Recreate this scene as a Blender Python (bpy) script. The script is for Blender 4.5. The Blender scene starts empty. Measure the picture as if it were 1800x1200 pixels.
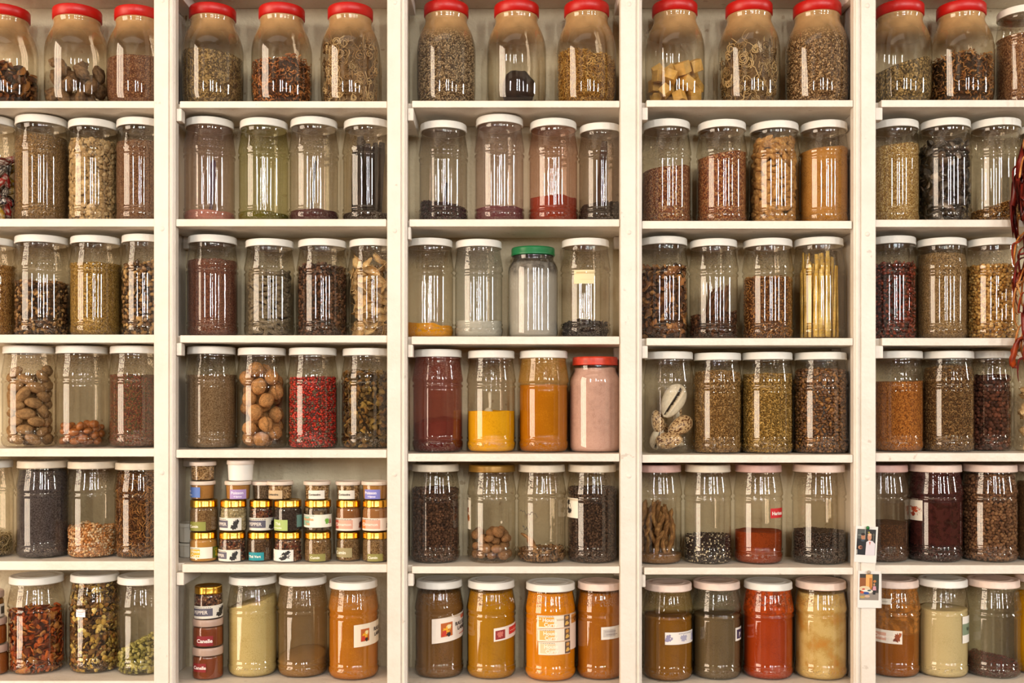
import bpy, math, random
import numpy as np
from mathutils import Vector, noise, Matrix
SC = bpy.context.scene
COL = SC.collection
# ------------------------------------------------------------------ camera, world, lights, exposure
S = 0.00115          # metres per photo pixel on the plane of the shelf fronts (Y = 0)
D = 2.13             # camera distance to that plane
PX0, PY0 = 890.0, 705.0
EYE = 1.5
camd = bpy.data.cameras.new('camera')
cam = bpy.data.objects.new('camera', camd); COL.objects.link(cam)
cam.location = ((PX0 - 900) * S, -D, EYE)
cam.rotation_euler = (math.pi / 2, 0, 0)
camd.sensor_width = 36
camd.lens = 36 * D / (1800 * S)
camd.shift_x = (900 - PX0) / 1800
camd.shift_y = (PY0 - 600) / 1800
camd.clip_start = 0.05
SC.camera = cam
w = bpy.data.worlds.new('world'); SC.world = w; w.use_nodes = True
w.node_tree.nodes['Background'].inputs[0].default_value = (0.9, 1.0, 0.95, 1)
w.node_tree.nodes['Background'].inputs[1].default_value = 0.6
SC.view_settings.view_transform = 'Standard'
SC.view_settings.look = 'None'
SC.view_settings.gamma = 1
SC.view_settings.exposure = -0.56
SC.cycles.transparent_max_bounces = 24
SC.cycles.max_bounces = 7
SC.cycles.diffuse_bounces = 4
SC.cycles.glossy_bounces = 3
SC.cycles.use_denoising = True
SC.cycles.caustics_reflective = False
SC.cycles.caustics_refractive = False
SC.cycles.sample_clamp_indirect = 4
BACK_Y, CEIL, LX, RX = -6.6, 4.15, -3.4, 6.6
def area(name, loc, rot, sx, sy, power, color):
    l = bpy.data.lights.new(name, 'AREA'); l.shape = 'RECTANGLE'; l.size = sx; l.size_y = sy
    l.energy = power; l.color = color
    o = bpy.data.objects.new(name, l); COL.objects.link(o); o.location = loc; o.rotation_euler = rot
    return o
WINDOWS = [(-2.95, .20), (.22, .13), (1.2, .16), (3.1, .20), (5.75, .34)]     # centre x, width, of the tall windows opposite the shelves
WZ0, WZ1 = 2.02, 3.85
for wx, ww in WINDOWS:
    area('daylight_window', (wx, BACK_Y - .06, (WZ0 + WZ1) / 2), (math.pi / 2, 0, 0), ww, WZ1 - WZ0, 255 * ww / .2, (.99, 1.0, .97))
area('daylight_side_window', (RX + .06, -2.0, (WZ0 + WZ1) / 2), (math.pi / 2, 0, math.pi / 2), .5, WZ1 - WZ0, 170, (1.0, .98, .93))
DY0, DY1, DZ0, DZ1 = -3.5, -1.2, 0.12, 3.75                       # sunlit doorway in the side wall
area('daylight_doorway', (LX - .06, (DY0 + DY1) / 2, (DZ0 + DZ1) / 2), (math.pi / 2, 0, -math.pi / 2), DY1 - DY0, DZ1 - DZ0, 345, (1.0, .78, .57))
area('warm_fill_light', (-.9, -2.6, 4.0), (math.radians(-14), 0, 0), 3.2, 2.2, 24, (1.0, .86, .70))  # added warm fill that lifts the shadows; stands for no fixture
R = random.Random(7)

# ------------------------------------------------------------------ helpers
def lin(h):
    h = h.lstrip('#'); c = [int(h[i:i + 2], 16) / 255 for i in (0, 2, 4)]
    return tuple(x / 12.92 if x <= .04045 else ((x + .055) / 1.055) ** 2.4 for x in c)
def C4(h): return (*(lin(h) if isinstance(h, str) else h), 1)
def X(px, Y=0.0): return ((px - PX0) * (D + Y) / D + PX0 - 900) * S
def Z(py, Y=0.0): return (PY0 - py) * (D + Y) / D * S + EYE
def tag(o, label=None, cat=None, group=None, kind=None):
    if label: o['label'] = label
    if cat: o['category'] = cat
    if group: o['group'] = group
    if kind: o['kind'] = kind
    return o
def empty(name, loc, parent=None):
    o = bpy.data.objects.new(name, None); COL.objects.link(o); o.location = loc; o.empty_display_size = .02
    if parent: o.parent = parent
    return o
def mesh(name, V, F, mats=(), smooth=True, mi=None, tint=None):
    """V (n,3), F list/array of faces (tris or quads)."""
    me = bpy.data.meshes.new(name)
    if isinstance(F, np.ndarray):
        V = np.asarray(V, dtype=np.float32); k = F.shape[1]
        me.vertices.add(len(V)); me.vertices.foreach_set('co', V.ravel())
        me.loops.add(F.size); me.loops.foreach_set('vertex_index', F.astype(np.int32).ravel())
        me.polygons.add(len(F)); me.polygons.foreach_set('loop_start', np.arange(0, F.size, k, dtype=np.int32))
        me.polygons.foreach_set('loop_total', np.full(len(F), k, dtype=np.int32))
        me.update(calc_edges=True)
    else:
        me.from_pydata([tuple(v) for v in V], [], [tuple(f) for f in F]); me.update()
    for m in mats: me.materials.append(m)
    if mi is not None: me.polygons.foreach_set('material_index', np.asarray(mi, dtype=np.int32))
    me.polygons.foreach_set('use_smooth', np.full(len(me.polygons), smooth, dtype=bool))
    if tint is not None:
        a = me.attributes.new('tint', 'FLOAT_COLOR', 'POINT')
        t = np.ones((len(V), 4), dtype=np.float32); t[:, :3] = tint; a.data.foreach_set('color', t.ravel())
    return me
def obj(name, me, parent=None, loc=(0, 0, 0)):
    o = bpy.data.objects.new(name, me); COL.objects.link(o); o.location = loc
    if parent: o.parent = parent
    return o
class MB:
    def __init__(s): s.V = []; s.F = []; s.M = []
    def box(s, x0, x1, y0, y1, z0, z1, m=0):
        b = len(s.V)
        s.V += [(x, y, z) for z in (z0, z1) for y in (y0, y1) for x in (x0, x1)]
        s.F += [[b + i for i in f] for f in ((0, 2, 3, 1), (4, 5, 7, 6), (0, 1, 5, 4), (2, 6, 7, 3), (0, 4, 6, 2), (1, 3, 7, 5))]; s.M += [m] * 6
    def prism(s, poly, z0, z1, m=0):
        b = len(s.V); n = len(poly)
        s.V += [(x, y, z0) for x, y in poly] + [(x, y, z1) for x, y in poly]
        s.F += [[b + i for i in range(n)][::-1], [b + n + i for i in range(n)]] + [[b + i, b + (i + 1) % n, b + n + (i + 1) % n, b + n + i] for i in range(n)]
        s.M += [m] * (n + 2)
    def mesh(s, name, mats, smooth=False): return mesh(name, s.V, s.F, mats, smooth, s.M)
def bevel(o, w=.0015, seg=2):
    m = o.modifiers.new('bevel', 'BEVEL'); m.width = w; m.segments = seg; m.limit_method = 'ANGLE'; m.angle_limit = .7
    o.data.polygons.foreach_set('use_smooth', np.ones(len(o.data.polygons), dtype=bool))
    wn = o.modifiers.new('wn', 'WEIGHTED_NORMAL'); wn.keep_sharp = True
    return o
def lathe(pts, n=64, closed_top=False):
    """pts (r, z) from the axis at the bottom outwards and up."""
    V = []; F = []
    for r, z in pts:
        for k in range(n):
            a = 2 * math.pi * k / n; V.append((r * math.cos(a), r * math.sin(a), z))
    for i in range(len(pts) - 1):
        for k in range(n):
            a = i * n + k; b = i * n + (k + 1) % n; F.append([a, b, b + n, a + n])
    return V, F

# ------------------------------------------------------------------ materials
def newmat(name):
    m = bpy.data.materials.new(name); m.use_nodes = True; nt = m.node_tree; nt.nodes.clear()
    out = nt.nodes.new('ShaderNodeOutputMaterial')
    return m, nt, nt.nodes, nt.links, out
MC = {}
def plain(name, col, rough=.5, metal=0, spec=.5, bump=0, bscale=200, vary=0):
    key = ('p', name, col)
    if key in MC: return MC[key]
    m, nt, N, L, out = newmat(name)
    p = N.new('ShaderNodeBsdfPrincipled'); L.new(p.outputs[0], out.inputs[0])
    p.inputs['Base Color'].default_value = C4(col); p.inputs['Roughness'].default_value = rough
    p.inputs['Metallic'].default_value = metal; p.inputs['Specular IOR Level'].default_value = spec
    if bump or vary:
        tc = N.new('ShaderNodeTexCoord'); nz = N.new('ShaderNodeTexNoise'); nz.inputs['Scale'].default_value = bscale; nz.inputs['Detail'].default_value = 4
        L.new(tc.outputs['Object'], nz.inputs['Vector'])
        if bump:
            b = N.new('ShaderNodeBump'); b.inputs['Strength'].default_value = bump; b.inputs['Distance'].default_value = .002
            L.new(nz.outputs[0], b.inputs['Height']); L.new(b.outputs[0], p.inputs['Normal'])
        if vary:
            hs = N.new('ShaderNodeHueSaturation'); hs.inputs['Color'].default_value = C4(col)
            mr = N.new('ShaderNodeMapRange'); mr.inputs[1].default_value = .3; mr.inputs[2].default_value = .7
            mr.inputs[3].default_value = 1 - vary; mr.inputs[4].default_value = 1 + vary
            L.new(nz.outputs[0], mr.inputs[0]); L.new(mr.outputs[0], hs.inputs['Value']); L.new(hs.outputs[0], p.inputs['Base Color'])
    MC[key] = m; return m
def paint(name, col, stain, rough=.5, amount=.5, bump=.5):
    """old brushed gloss paint with grime and chips of its own shape"""
    m, nt, N, L, out = newmat(name)
    p = N.new('ShaderNodeBsdfPrincipled'); L.new(p.outputs[0], out.inputs[0]); p.inputs['Roughness'].default_value = rough
    tc = N.new('ShaderNodeTexCoord')
    n1 = N.new('ShaderNodeTexNoise'); n1.inputs['Scale'].default_value = 9; n1.inputs['Detail'].default_value = 8; n1.inputs['Roughness'].default_value = .7
    L.new(tc.outputs['Object'], n1.inputs['Vector'])
    r = N.new('ShaderNodeValToRGB'); r.color_ramp.elements[0].position = .42; r.color_ramp.elements[1].position = .75
    r.color_ramp.elements[0].color = (0, 0, 0, 1); r.color_ramp.elements[1].color = (amount, amount, amount, 1)
    L.new(n1.outputs[0], r.inputs[0])
    mx = N.new('ShaderNodeMixRGB'); mx.inputs[1].default_value = C4(col); mx.inputs[2].default_value = C4(stain)
    L.new(r.outputs[0], mx.inputs[0])
    n3 = N.new('ShaderNodeTexNoise'); n3.inputs['Scale'].default_value = 45; n3.inputs['Detail'].default_value = 3
    L.new(tc.outputs['Object'], n3.inputs['Vector'])
    r3 = N.new('ShaderNodeValToRGB'); r3.color_ramp.elements[0].position = .70; r3.color_ramp.elements[1].position = .74
    L.new(n3.outputs[0], r3.inputs[0])
    mx2 = N.new('ShaderNodeMixRGB'); mx2.inputs[2].default_value = C4('#8a6b48'); L.new(mx.outputs[0], mx2.inputs[1])
    mm = N.new('ShaderNodeMath'); mm.operation = 'MULTIPLY'; mm.inputs[1].default_value = amount; L.new(r3.outputs[0], mm.inputs[0]); L.new(mm.outputs[0], mx2.inputs[0])
    L.new(mx2.outputs[0], p.inputs['Base Color'])
    n2 = N.new('ShaderNodeTexNoise'); n2.inputs['Scale'].default_value = 120; n2.inputs['Detail'].default_value = 6
    L.new(tc.outputs['Object'], n2.inputs['Vector'])
    b = N.new('ShaderNodeBump'); b.inputs['Strength'].default_value = bump; b.inputs['Distance'].default_value = .003
    L.new(n2.outputs[0], b.inputs['Height']); L.new(b.outputs[0], p.inputs['Normal'])
    return m
def glass(name, tint='#ece4d4', dust=None, amt=0.0, z0=0, z1=1, relief=None, cling=0.0):
    """Thin bottle glass: clear body, Fresnel reflection, darker where the wall is seen edge on. Dust is a thin film between heights z0 and z1."""
    key = ('g', tint, dust, amt, z0, z1, relief, cling)
    if key in MC: return MC[key]
    m, nt, N, L, out = newmat(name)
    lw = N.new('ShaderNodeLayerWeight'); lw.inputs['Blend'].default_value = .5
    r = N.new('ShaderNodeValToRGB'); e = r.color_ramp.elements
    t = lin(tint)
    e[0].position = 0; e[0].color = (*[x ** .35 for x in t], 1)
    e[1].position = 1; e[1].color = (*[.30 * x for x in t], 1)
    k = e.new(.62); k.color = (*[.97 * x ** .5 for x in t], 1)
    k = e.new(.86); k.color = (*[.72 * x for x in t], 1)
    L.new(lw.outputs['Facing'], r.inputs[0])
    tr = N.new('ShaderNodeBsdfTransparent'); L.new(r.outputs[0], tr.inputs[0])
    gl = N.new('ShaderNodeBsdfGlossy'); gl.inputs['Roughness'].default_value = .045; gl.inputs['Color'].default_value = (1, 1, 1, 1)
    lf = N.new('ShaderNodeLayerWeight'); lf.inputs['Blend'].default_value = .5
    pw = N.new('ShaderNodeMath'); pw.operation = 'POWER'; pw.inputs[1].default_value = 4.5; L.new(lf.outputs['Facing'], pw.inputs[0])
    fr = N.new('ShaderNodeMath'); fr.operation = 'MULTIPLY_ADD'; fr.inputs[1].default_value = .75; fr.inputs[2].default_value = .075; L.new(pw.outputs[0], fr.inputs[0])
    mx = N.new('ShaderNodeMixShader'); L.new(fr.outputs[0], mx.inputs[0])
    tc = N.new('ShaderNodeTexCoord'); sx = N.new('ShaderNodeSeparateXYZ'); L.new(tc.outputs['Object'], sx.inputs[0])
    last = tr
    if dust:
        df = N.new('ShaderNodeBsdfDiffuse'); df.inputs[0].default_value = C4(dust)
        mr = N.new('ShaderNodeMapRange'); mr.interpolation_type = 'SMOOTHSTEP'
        mr.inputs[1].default_value = z0; mr.inputs[2].default_value = z1; L.new(sx.outputs[2], mr.inputs[0])
        nz = N.new('ShaderNodeTexNoise'); nz.inputs['Scale'].default_value = 38 if not cling else 90; nz.inputs['Detail'].default_value = 6; L.new(tc.outputs['Object'], nz.inputs['Vector'])
        rr = N.new('ShaderNodeMapRange'); rr.inputs[1].default_value = .3 + cling * .18; rr.inputs[2].default_value = .75 - cling * .15
        rr.inputs[3].default_value = .75 * (1 - cling); rr.inputs[4].default_value = 1.1; L.new(nz.outputs[0], rr.inputs[0])
        m1 = N.new('ShaderNodeMath'); m1.operation = 'MULTIPLY'; L.new(mr.outputs[0], m1.inputs[0]); L.new(rr.outputs[0], m1.inputs[1])
        m2 = N.new('ShaderNodeMath'); m2.operation = 'MULTIPLY'; m2.use_clamp = True; m2.inputs[1].default_value = amt; L.new(m1.outputs[0], m2.inputs[0])
        md = N.new('ShaderNodeMixShader'); L.new(m2.outputs[0], md.inputs[0]); L.new(tr.outputs[0], md.inputs[1]); L.new(df.outputs[0], md.inputs[2])
        last = md
    L.new(last.outputs[0], mx.inputs[1]); L.new(gl.outputs[0], mx.inputs[2]); L.new(mx.outputs[0], out.inputs[0])
    # soft waviness everywhere, embossed flecks on shoulder and foot
    nz = N.new('ShaderNodeTexNoise'); nz.inputs['Scale'].default_value = 14; nz.inputs['Detail'].default_value = 1; L.new(tc.outputs['Object'], nz.inputs['Vector'])
    b = N.new('ShaderNodeBump'); b.inputs['Strength'].default_value = .17; b.inputs['Distance'].default_value = .003; L.new(nz.outputs[0], b.inputs['Height'])
    lastb = b
    if relief:
        za, zb, zc = relief
        mp = N.new('ShaderNodeMapping'); mp.inputs['Scale'].default_value = (1, 1, 1.8); L.new(tc.outputs['Object'], mp.inputs[0])
        v = N.new('ShaderNodeTexVoronoi'); v.inputs['Scale'].default_value = 240; L.new(mp.outputs[0], v.inputs['Vector'])
        c = N.new('ShaderNodeMapRange'); c.interpolation_type = 'SMOOTHSTEP'; c.inputs[1].default_value = .16; c.inputs[2].default_value = .42; c.inputs[3].default_value = 1; c.inputs[4].default_value = 0; L.new(v.outputs['Distance'], c.inputs[0])
        a1 = N.new('ShaderNodeMath'); a1.operation = 'GREATER_THAN'; a1.inputs[1].default_value = za; L.new(sx.outputs[2], a1.inputs[0])
        a2 = N.new('ShaderNodeMath'); a2.operation = 'LESS_THAN'; a2.inputs[1].default_value = zb; L.new(sx.outputs[2], a2.inputs[0])
        a3 = N.new('ShaderNodeMath'); a3.operation = 'MULTIPLY'; L.new(a1.outputs[0], a3.inputs[0]); L.new(a2.outputs[0], a3.inputs[1])
        a4 = N.new('ShaderNodeMath'); a4.operation = 'LESS_THAN'; a4.inputs[1].default_value = zc; L.new(sx.outputs[2], a4.inputs[0])
        a5 = N.new('ShaderNodeMath'); a5.operation = 'ADD'; L.new(a3.outputs[0], a5.inputs[0]); L.new(a4.outputs[0], a5.inputs[1])
        a6 = N.new('ShaderNodeMath'); a6.operation = 'MULTIPLY'; L.new(a5.outputs[0], a6.inputs[0]); L.new(c.outputs[0], a6.inputs[1])
        b2 = N.new('ShaderNodeBump'); b2.inputs['Strength'].default_value = 1.0; b2.inputs['Distance'].default_value = .0035
        L.new(a6.outputs[0], b2.inputs['Height']); L.new(b.outputs[0], b2.inputs['Normal']); lastb = b2
    L.new(lastb.outputs[0], gl.inputs['Normal']); L.new(lastb.outputs[0], lf.inputs['Normal']); L.new(lastb.outputs[0], lw.inputs['Normal'])
    MC[key] = m; return m
def tintmat(name='dried_goods', rough=.75, spec=.3, fine=0.25):
    key = ('t', name)
    if key in MC: return MC[key]
    m, nt, N, L, out = newmat(name)
    p = N.new('ShaderNodeBsdfPrincipled'); L.new(p.outputs[0], out.inputs[0]); p.inputs['Roughness'].default_value = rough; p.inputs['Specular IOR Level'].default_value = spec
    at = N.new('ShaderNodeAttribute'); at.attribute_name = 'tint'
    tc = N.new('ShaderNodeTexCoord'); nz = N.new('ShaderNodeTexNoise'); nz.inputs['Scale'].default_value = 420; nz.inputs['Detail'].default_value = 3
    L.new(tc.outputs['Object'], nz.inputs['Vector'])
    mr = N.new('ShaderNodeMapRange'); mr.inputs[1].default_value = .3; mr.inputs[2].default_value = .7; mr.inputs[3].default_value = 1 - fine; mr.inputs[4].default_value = 1 + fine
    L.new(nz.outputs[0], mr.inputs[0])
    hs = N.new('ShaderNodeHueSaturation'); L.new(at.outputs['Color'], hs.inputs['Color']); L.new(mr.outputs[0], hs.inputs['Value'])
    L.new(hs.outputs[0], p.inputs['Base Color'])
    b = N.new('ShaderNodeBump'); b.inputs['Strength'].default_value = .4; b.inputs['Distance'].default_value = .0015; L.new(nz.outputs[0], b.inputs['Height']); L.new(b.outputs[0], p.inputs['Normal'])
    MC[key] = m; return m
def powdermat(cols, scale=900, patch=.35, bump=.35):
    key = ('w', tuple(cols), scale)
    if key in MC: return MC[key]
    m, nt, N, L, out = newmat('ground_spice')
    p = N.new('ShaderNodeBsdfPrincipled'); L.new(p.outputs[0], out.inputs[0]); p.inputs['Roughness'].default_value = .9; p.inputs['Specular IOR Level'].default_value = .1
    tc = N.new('ShaderNodeTexCoord')
    n1 = N.new('ShaderNodeTexNoise'); n1.inputs['Scale'].default_value = scale; n1.inputs['Detail'].default_value = 2; L.new(tc.outputs['Object'], n1.inputs['Vector'])
    n2 = N.new('ShaderNodeTexNoise'); n2.inputs['Scale'].default_value = 26; n2.inputs['Detail'].default_value = 5; L.new(tc.outputs['Object'], n2.inputs['Vector'])
    ad = N.new('ShaderNodeMath'); ad.operation = 'MULTIPLY_ADD'; ad.inputs[1].default_value = patch; L.new(n2.outputs[0], ad.inputs[0])
    m2 = N.new('ShaderNodeMath'); m2.operation = 'MULTIPLY'; m2.inputs[1].default_value = 1 - patch; L.new(n1.outputs[0], m2.inputs[0]); L.new(m2.outputs[0], ad.inputs[2])
    r = N.new('ShaderNodeValToRGB'); e = r.color_ramp.elements; n = len(cols)
    for i, c in enumerate(cols):
        pos = .36 + .28 * i / max(1, n - 1)
        k = e[i] if i < 2 else e.new(pos)
        k.position = pos; k.color = C4(c)
    L.new(ad.outputs[0], r.inputs[0]); L.new(r.outputs[0], p.inputs['Base Color'])
    b = N.new('ShaderNodeBump'); b.inputs['Strength'].default_value = bump; b.inputs['Distance'].default_value = .001; L.new(n1.outputs[0], b.inputs['Height']); L.new(b.outputs[0], p.inputs['Normal'])
    MC[key] = m; return m
def seedmat(cols, scale=520, stretch=1.6):
    """packed fine seeds: one Voronoi cell is one seed with its own colour"""
    key = ('s', tuple(cols), scale, stretch)
    if key in MC: return MC[key]
    m, nt, N, L, out = newmat('packed_seeds')
    p = N.new('ShaderNodeBsdfPrincipled'); L.new(p.outputs[0], out.inputs[0]); p.inputs['Roughness'].default_value = .7; p.inputs['Specular IOR Level'].default_value = .25
    tc = N.new('ShaderNodeTexCoord'); mp = N.new('ShaderNodeMapping'); mp.inputs['Rotation'].default_value = (.6, .4, .5); mp.inputs['Scale'].default_value = (1, stretch, 1)
    L.new(tc.outputs['Object'], mp.inputs[0])
    v = N.new('ShaderNodeTexVoronoi'); v.inputs['Scale'].default_value = scale; L.new(mp.outputs[0], v.inputs['Vector'])
    sp = N.new('ShaderNodeSeparateColor'); L.new(v.outputs['Color'], sp.inputs[0])
    r = N.new('ShaderNodeValToRGB'); r.color_ramp.interpolation = 'CONSTANT'; e = r.color_ramp.elements; n = len(cols)
    for i, c in enumerate(cols):
        k = e[i] if i < 2 else e.new(i / n)
        k.position = i / n; k.color = C4(c)
    L.new(sp.outputs[0], r.inputs[0]); L.new(r.outputs[0], p.inputs['Base Color'])
    b = N.new('ShaderNodeBump'); b.invert = True; b.inputs['Strength'].default_value = 1; b.inputs['Distance'].default_value = .0022; L.new(v.outputs['Distance'], b.inputs['Height']); L.new(b.outputs[0], p.inputs['Normal'])
    MC[key] = m; return m
PAINT = paint('cream_gloss_paint', '#e7ded2', '#c2ae96', .42, .30, .35)
SHELFPAINT = paint('cream_shelf_paint', '#e9e0d3', '#bea586', .45, .34, .4)
WALLPAINT = paint('aged_plaster_paint', '#cbbd9f', '#a08c6c', .7, .5, .9)
LIDW = plain('white_lid_enamel', '#ebe7dd', .35)
LIDR = plain('red_plastic_lid', '#b80e07', .38)
LIDS = {'w': LIDW, 'r': LIDR, 'p': plain('stained_pinkish_lid', '#e6cdbd', .4, bump=.1, vary=.1, bscale=60),
        'd': plain('dull_white_lid', '#d9cbb4', .4, vary=.08, bscale=60), 'g': plain('green_metal_lid', '#0c6b3a', .3),  # d is a duller white; it paints shade onto the allspice jar's lid
        'b': plain('brown_gold_lid', '#8a6422', .35, .4), 'o': plain('worn_red_metal_lid', '#c33a22', .35, vary=.25, bscale=80),
        'k': plain('rose_stained_lid', '#c9a094', .45, vary=.12, bscale=60)}
LIDN = {'w': 'white', 'r': 'red', 'p': 'pinkish', 'd': 'dull', 'g': 'green', 'b': 'brown-gold', 'o': 'red', 'k': 'rose-stained'}
GOLD = plain('polished_gold_lid', '#e6b34a', .2, 1)
TINT = tintmat()
SHINY = tintmat('glossy_goods', .3, .5, .1)
# ------------------------------------------------------------------ the room
def structure(name, me, loc=(0, 0, 0)): return tag(obj(name, me, None, loc), kind='structure')
roomwall = paint('ochre_limewash', '#86643f', '#684c32', .85, .5, .6)
b = MB(); b.box(LX - .3, RX + .3, BACK_Y - .3, .45, -.1, 0); structure('floor', b.mesh('floor', [plain('terracotta_floor', '#5e4430', .6, vary=.2, bscale=6)]))
b = MB(); b.box(LX - .3, RX + .3, BACK_Y - .3, .45, CEIL, CEIL + .1); structure('ceiling', b.mesh('ceiling', [plain('plaster_ceiling', '#a08c70', .8)]))
b = MB(); b.box(LX, RX, .15, .30, 0, CEIL); structure('wall_back', b.mesh('wall', [WALLPAINT]))
b = MB(); b.box(RX, RX + .04, BACK_Y, -2.25, 0, CEIL); b.box(RX, RX + .04, -1.75, .15, 0, CEIL); b.box(RX, RX + .04, -2.25, -1.75, 0, WZ0); b.box(RX, RX + .04, -2.25, -1.75, WZ1, CEIL)
structure('wall_right', b.mesh('wall', [roomwall]))
b = MB()
b.box(LX - .04, LX, BACK_Y, DY0, 0, CEIL); b.box(LX - .04, LX, DY1, .15, 0, CEIL); b.box(LX - .04, LX, DY0, DY1, DZ1, CEIL); b.box(LX - .04, LX, DY0, DY1, 0, DZ0)
structure('wall_left', b.mesh('wall', [roomwall]))
b = MB(); e = [LX] + [v for wx, ww in WINDOWS for v in (wx - ww / 2, wx + ww / 2)] + [RX]
for i in range(0, len(e), 2): b.box(e[i], e[i + 1], BACK_Y - .04, BACK_Y, 0, CEIL)
for i in range(1, len(e) - 1, 2): b.box(e[i], e[i + 1], BACK_Y - .04, BACK_Y, 0, WZ0); b.box(e[i], e[i + 1], BACK_Y - .04, BACK_Y, WZ1, CEIL)
structure('wall_front', b.mesh('wall', [roomwall]))
darkwood = plain('dark_window_wood', '#3a2a1c', .5)
for i, (wx, ww) in enumerate(WINDOWS):
    b = MB()
    sx = wx + ww * (.5 if i % 2 else -.5); b.box(sx - .015, sx + .015, BACK_Y + .001, BACK_Y + .03, WZ0, WZ1)
    for k in range(1, 4):
        z = WZ0 + (WZ1 - WZ0) * k / 4; b.box(wx - ww / 2, wx + ww / 2, BACK_Y + .031, BACK_Y + .05, z - .012, z + .012)
    structure('window_%d' % (i + 1), b.mesh('window', [darkwood]))
lr = random.Random(5); V = []; F = []
for wx, ww in WINDOWS:      # added leaf shapes that break up the window reflections
    for k in range(int(330 * ww)):
        x, z, s_, t = wx + lr.uniform(-.55, .55) * ww, lr.uniform(WZ0, WZ1), lr.uniform(.03, .07), lr.uniform(0, 6.28); y = BACK_Y + lr.uniform(.06, .16); b_ = len(V)
        for u, v in ((1, 0), (.2, .45), (-1, 0), (.2, -.45)): V.append((x + s_ * (u * math.cos(t) - v * math.sin(t)), y + .02 * u, z + s_ * (u * math.sin(t) + v * math.cos(t))))
        F.append([b_, b_ + 1, b_ + 2, b_ + 3])
tag(obj('added_window_leaves', mesh('leaves', V, F, [plain('added_leaf_green', '#4c6a2c', .6)], False)), 'green leaves added across the tall windows to break up their reflections', 'leaves', None, 'stuff')
b = MB()
for k in (1, 2, 3):
    y = DY0 + (DY1 - DY0) * (k / 4 + .03 * (k % 2)); b.box(LX + .001, LX + .03, y - .035, y + .035, DZ0, DZ1)
structure('door_1', b.mesh('door', [darkwood]))

# ------------------------------------------------------------------ shelving
POSTS = [(272, 309, 1), (681, 716, 1), (1090, 1128, 1), (1500, 1538, -1)]
DIV = 6           # half thickness of the dividers behind the post faces, in front-plane pixels
DEPTH = .149
DIVC = [281, 698.5, 1109, 1519]      # centre lines of the dividers
# bays: (left post edge, right post edge); shelf edges (top, bottom) per row
BAYS = [(-140, 272), (309, 681), (716, 1090), (1128, 1500), (1538, 1960)]
EDGE = [[(178, 190), (384.5, 398), (588, 602), (788, 802), (986, 1001.5), (1196, 1212)],
        [(178, 190), (385, 398), (589, 602), (790, 804.5), (991.5, 1006), (1203, 1216)],
        [(177, 189), (385, 398), (591, 605), (797, 811), (995, 1007.5), (1205, 1219)],
        [(176, 188), (388, 402), (594, 607), (799, 813), (997, 1009.5), (1205, 1219)],
        [(176, 188), (386, 399), (594, 607), (796, 811), (993, 1008), (1200, 1214)]]
TOPEDGE = [(-45, -33)] * 5
def divx(i, side):      # inner limits of bay i behind the post faces
    l, r = BAYS[i]
    lo = DIVC[i - 1] + DIV if i > 0 else -140
    hi = DIVC[i] - DIV if i < 4 else 1960
    return X(lo), X(hi)
unit = tag(empty('shelving_unit', (0, .07, 0)), 'tall cream-painted wooden shelving wall of five bays filled with spice jars', 'shelves')
def part(name, me): 
    o = obj(name, me, unit, (0, -.07, 0)); return o
ZT, ZB = 2.42, 0.0
for i, (a, c, g) in enumerate(POSTS):
    b = MB(); xa, xc = X(a), X(c); f = -.006
    gx = xc - .0115 if g > 0 else xa + .0125
    # moulded face: flat, groove, bead
    if g > 0: poly = [(xa, .018), (xa, f + .0015), (xa + .0015, f), (gx - .002, f), (gx - .001, f + .004), (gx + .001, f + .004), (gx + .002, f + .001), (gx + .005, f - .001), (xc - .003, f + .001), (xc - .0022, f + .004), (xc, f + .004), (xc, .018)]
    else: poly = [(xa, .018), (xa, f + .004), (xa + .0022, f + .004), (xa + .003, f + .001), (gx - .005, f - .001), (gx - .002, f + .001), (gx - .001, f + .004), (gx + .001, f + .004), (gx + .002, f), (xc - .0015, f), (xc, f + .0015), (xc, .018)]
    b.prism(poly, ZB, ZT)
    m = DIVC[i]
    b.box(X(m - DIV), X(m + DIV), .018, DEPTH, ZB, ZT)
    p = part('post', b.mesh('post', [PAINT]))
    for py in (3, 403, 830):
        V, F = lathe([(0.0001, .0012), (.0035, .0012), (.0045, .0004), (.0052, .0)], 20)
        V = [(v[0] + X((a + c) / 2 - 4 * g), f - v[2], v[1] + Z(py + i * 3)) for v in V]
        F = [q[::-1] for q in F]
        k = obj('nail_plug', mesh('plug', V, F, [PAINT]), p)
CLEATW = [[0] * 5, [319, 0, 319, 0, 323], [727, 722, 726, 0, 727], [1139, 0, 1139, 0, 1135], [1552, 0, 1553, 0, 0]]
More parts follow.
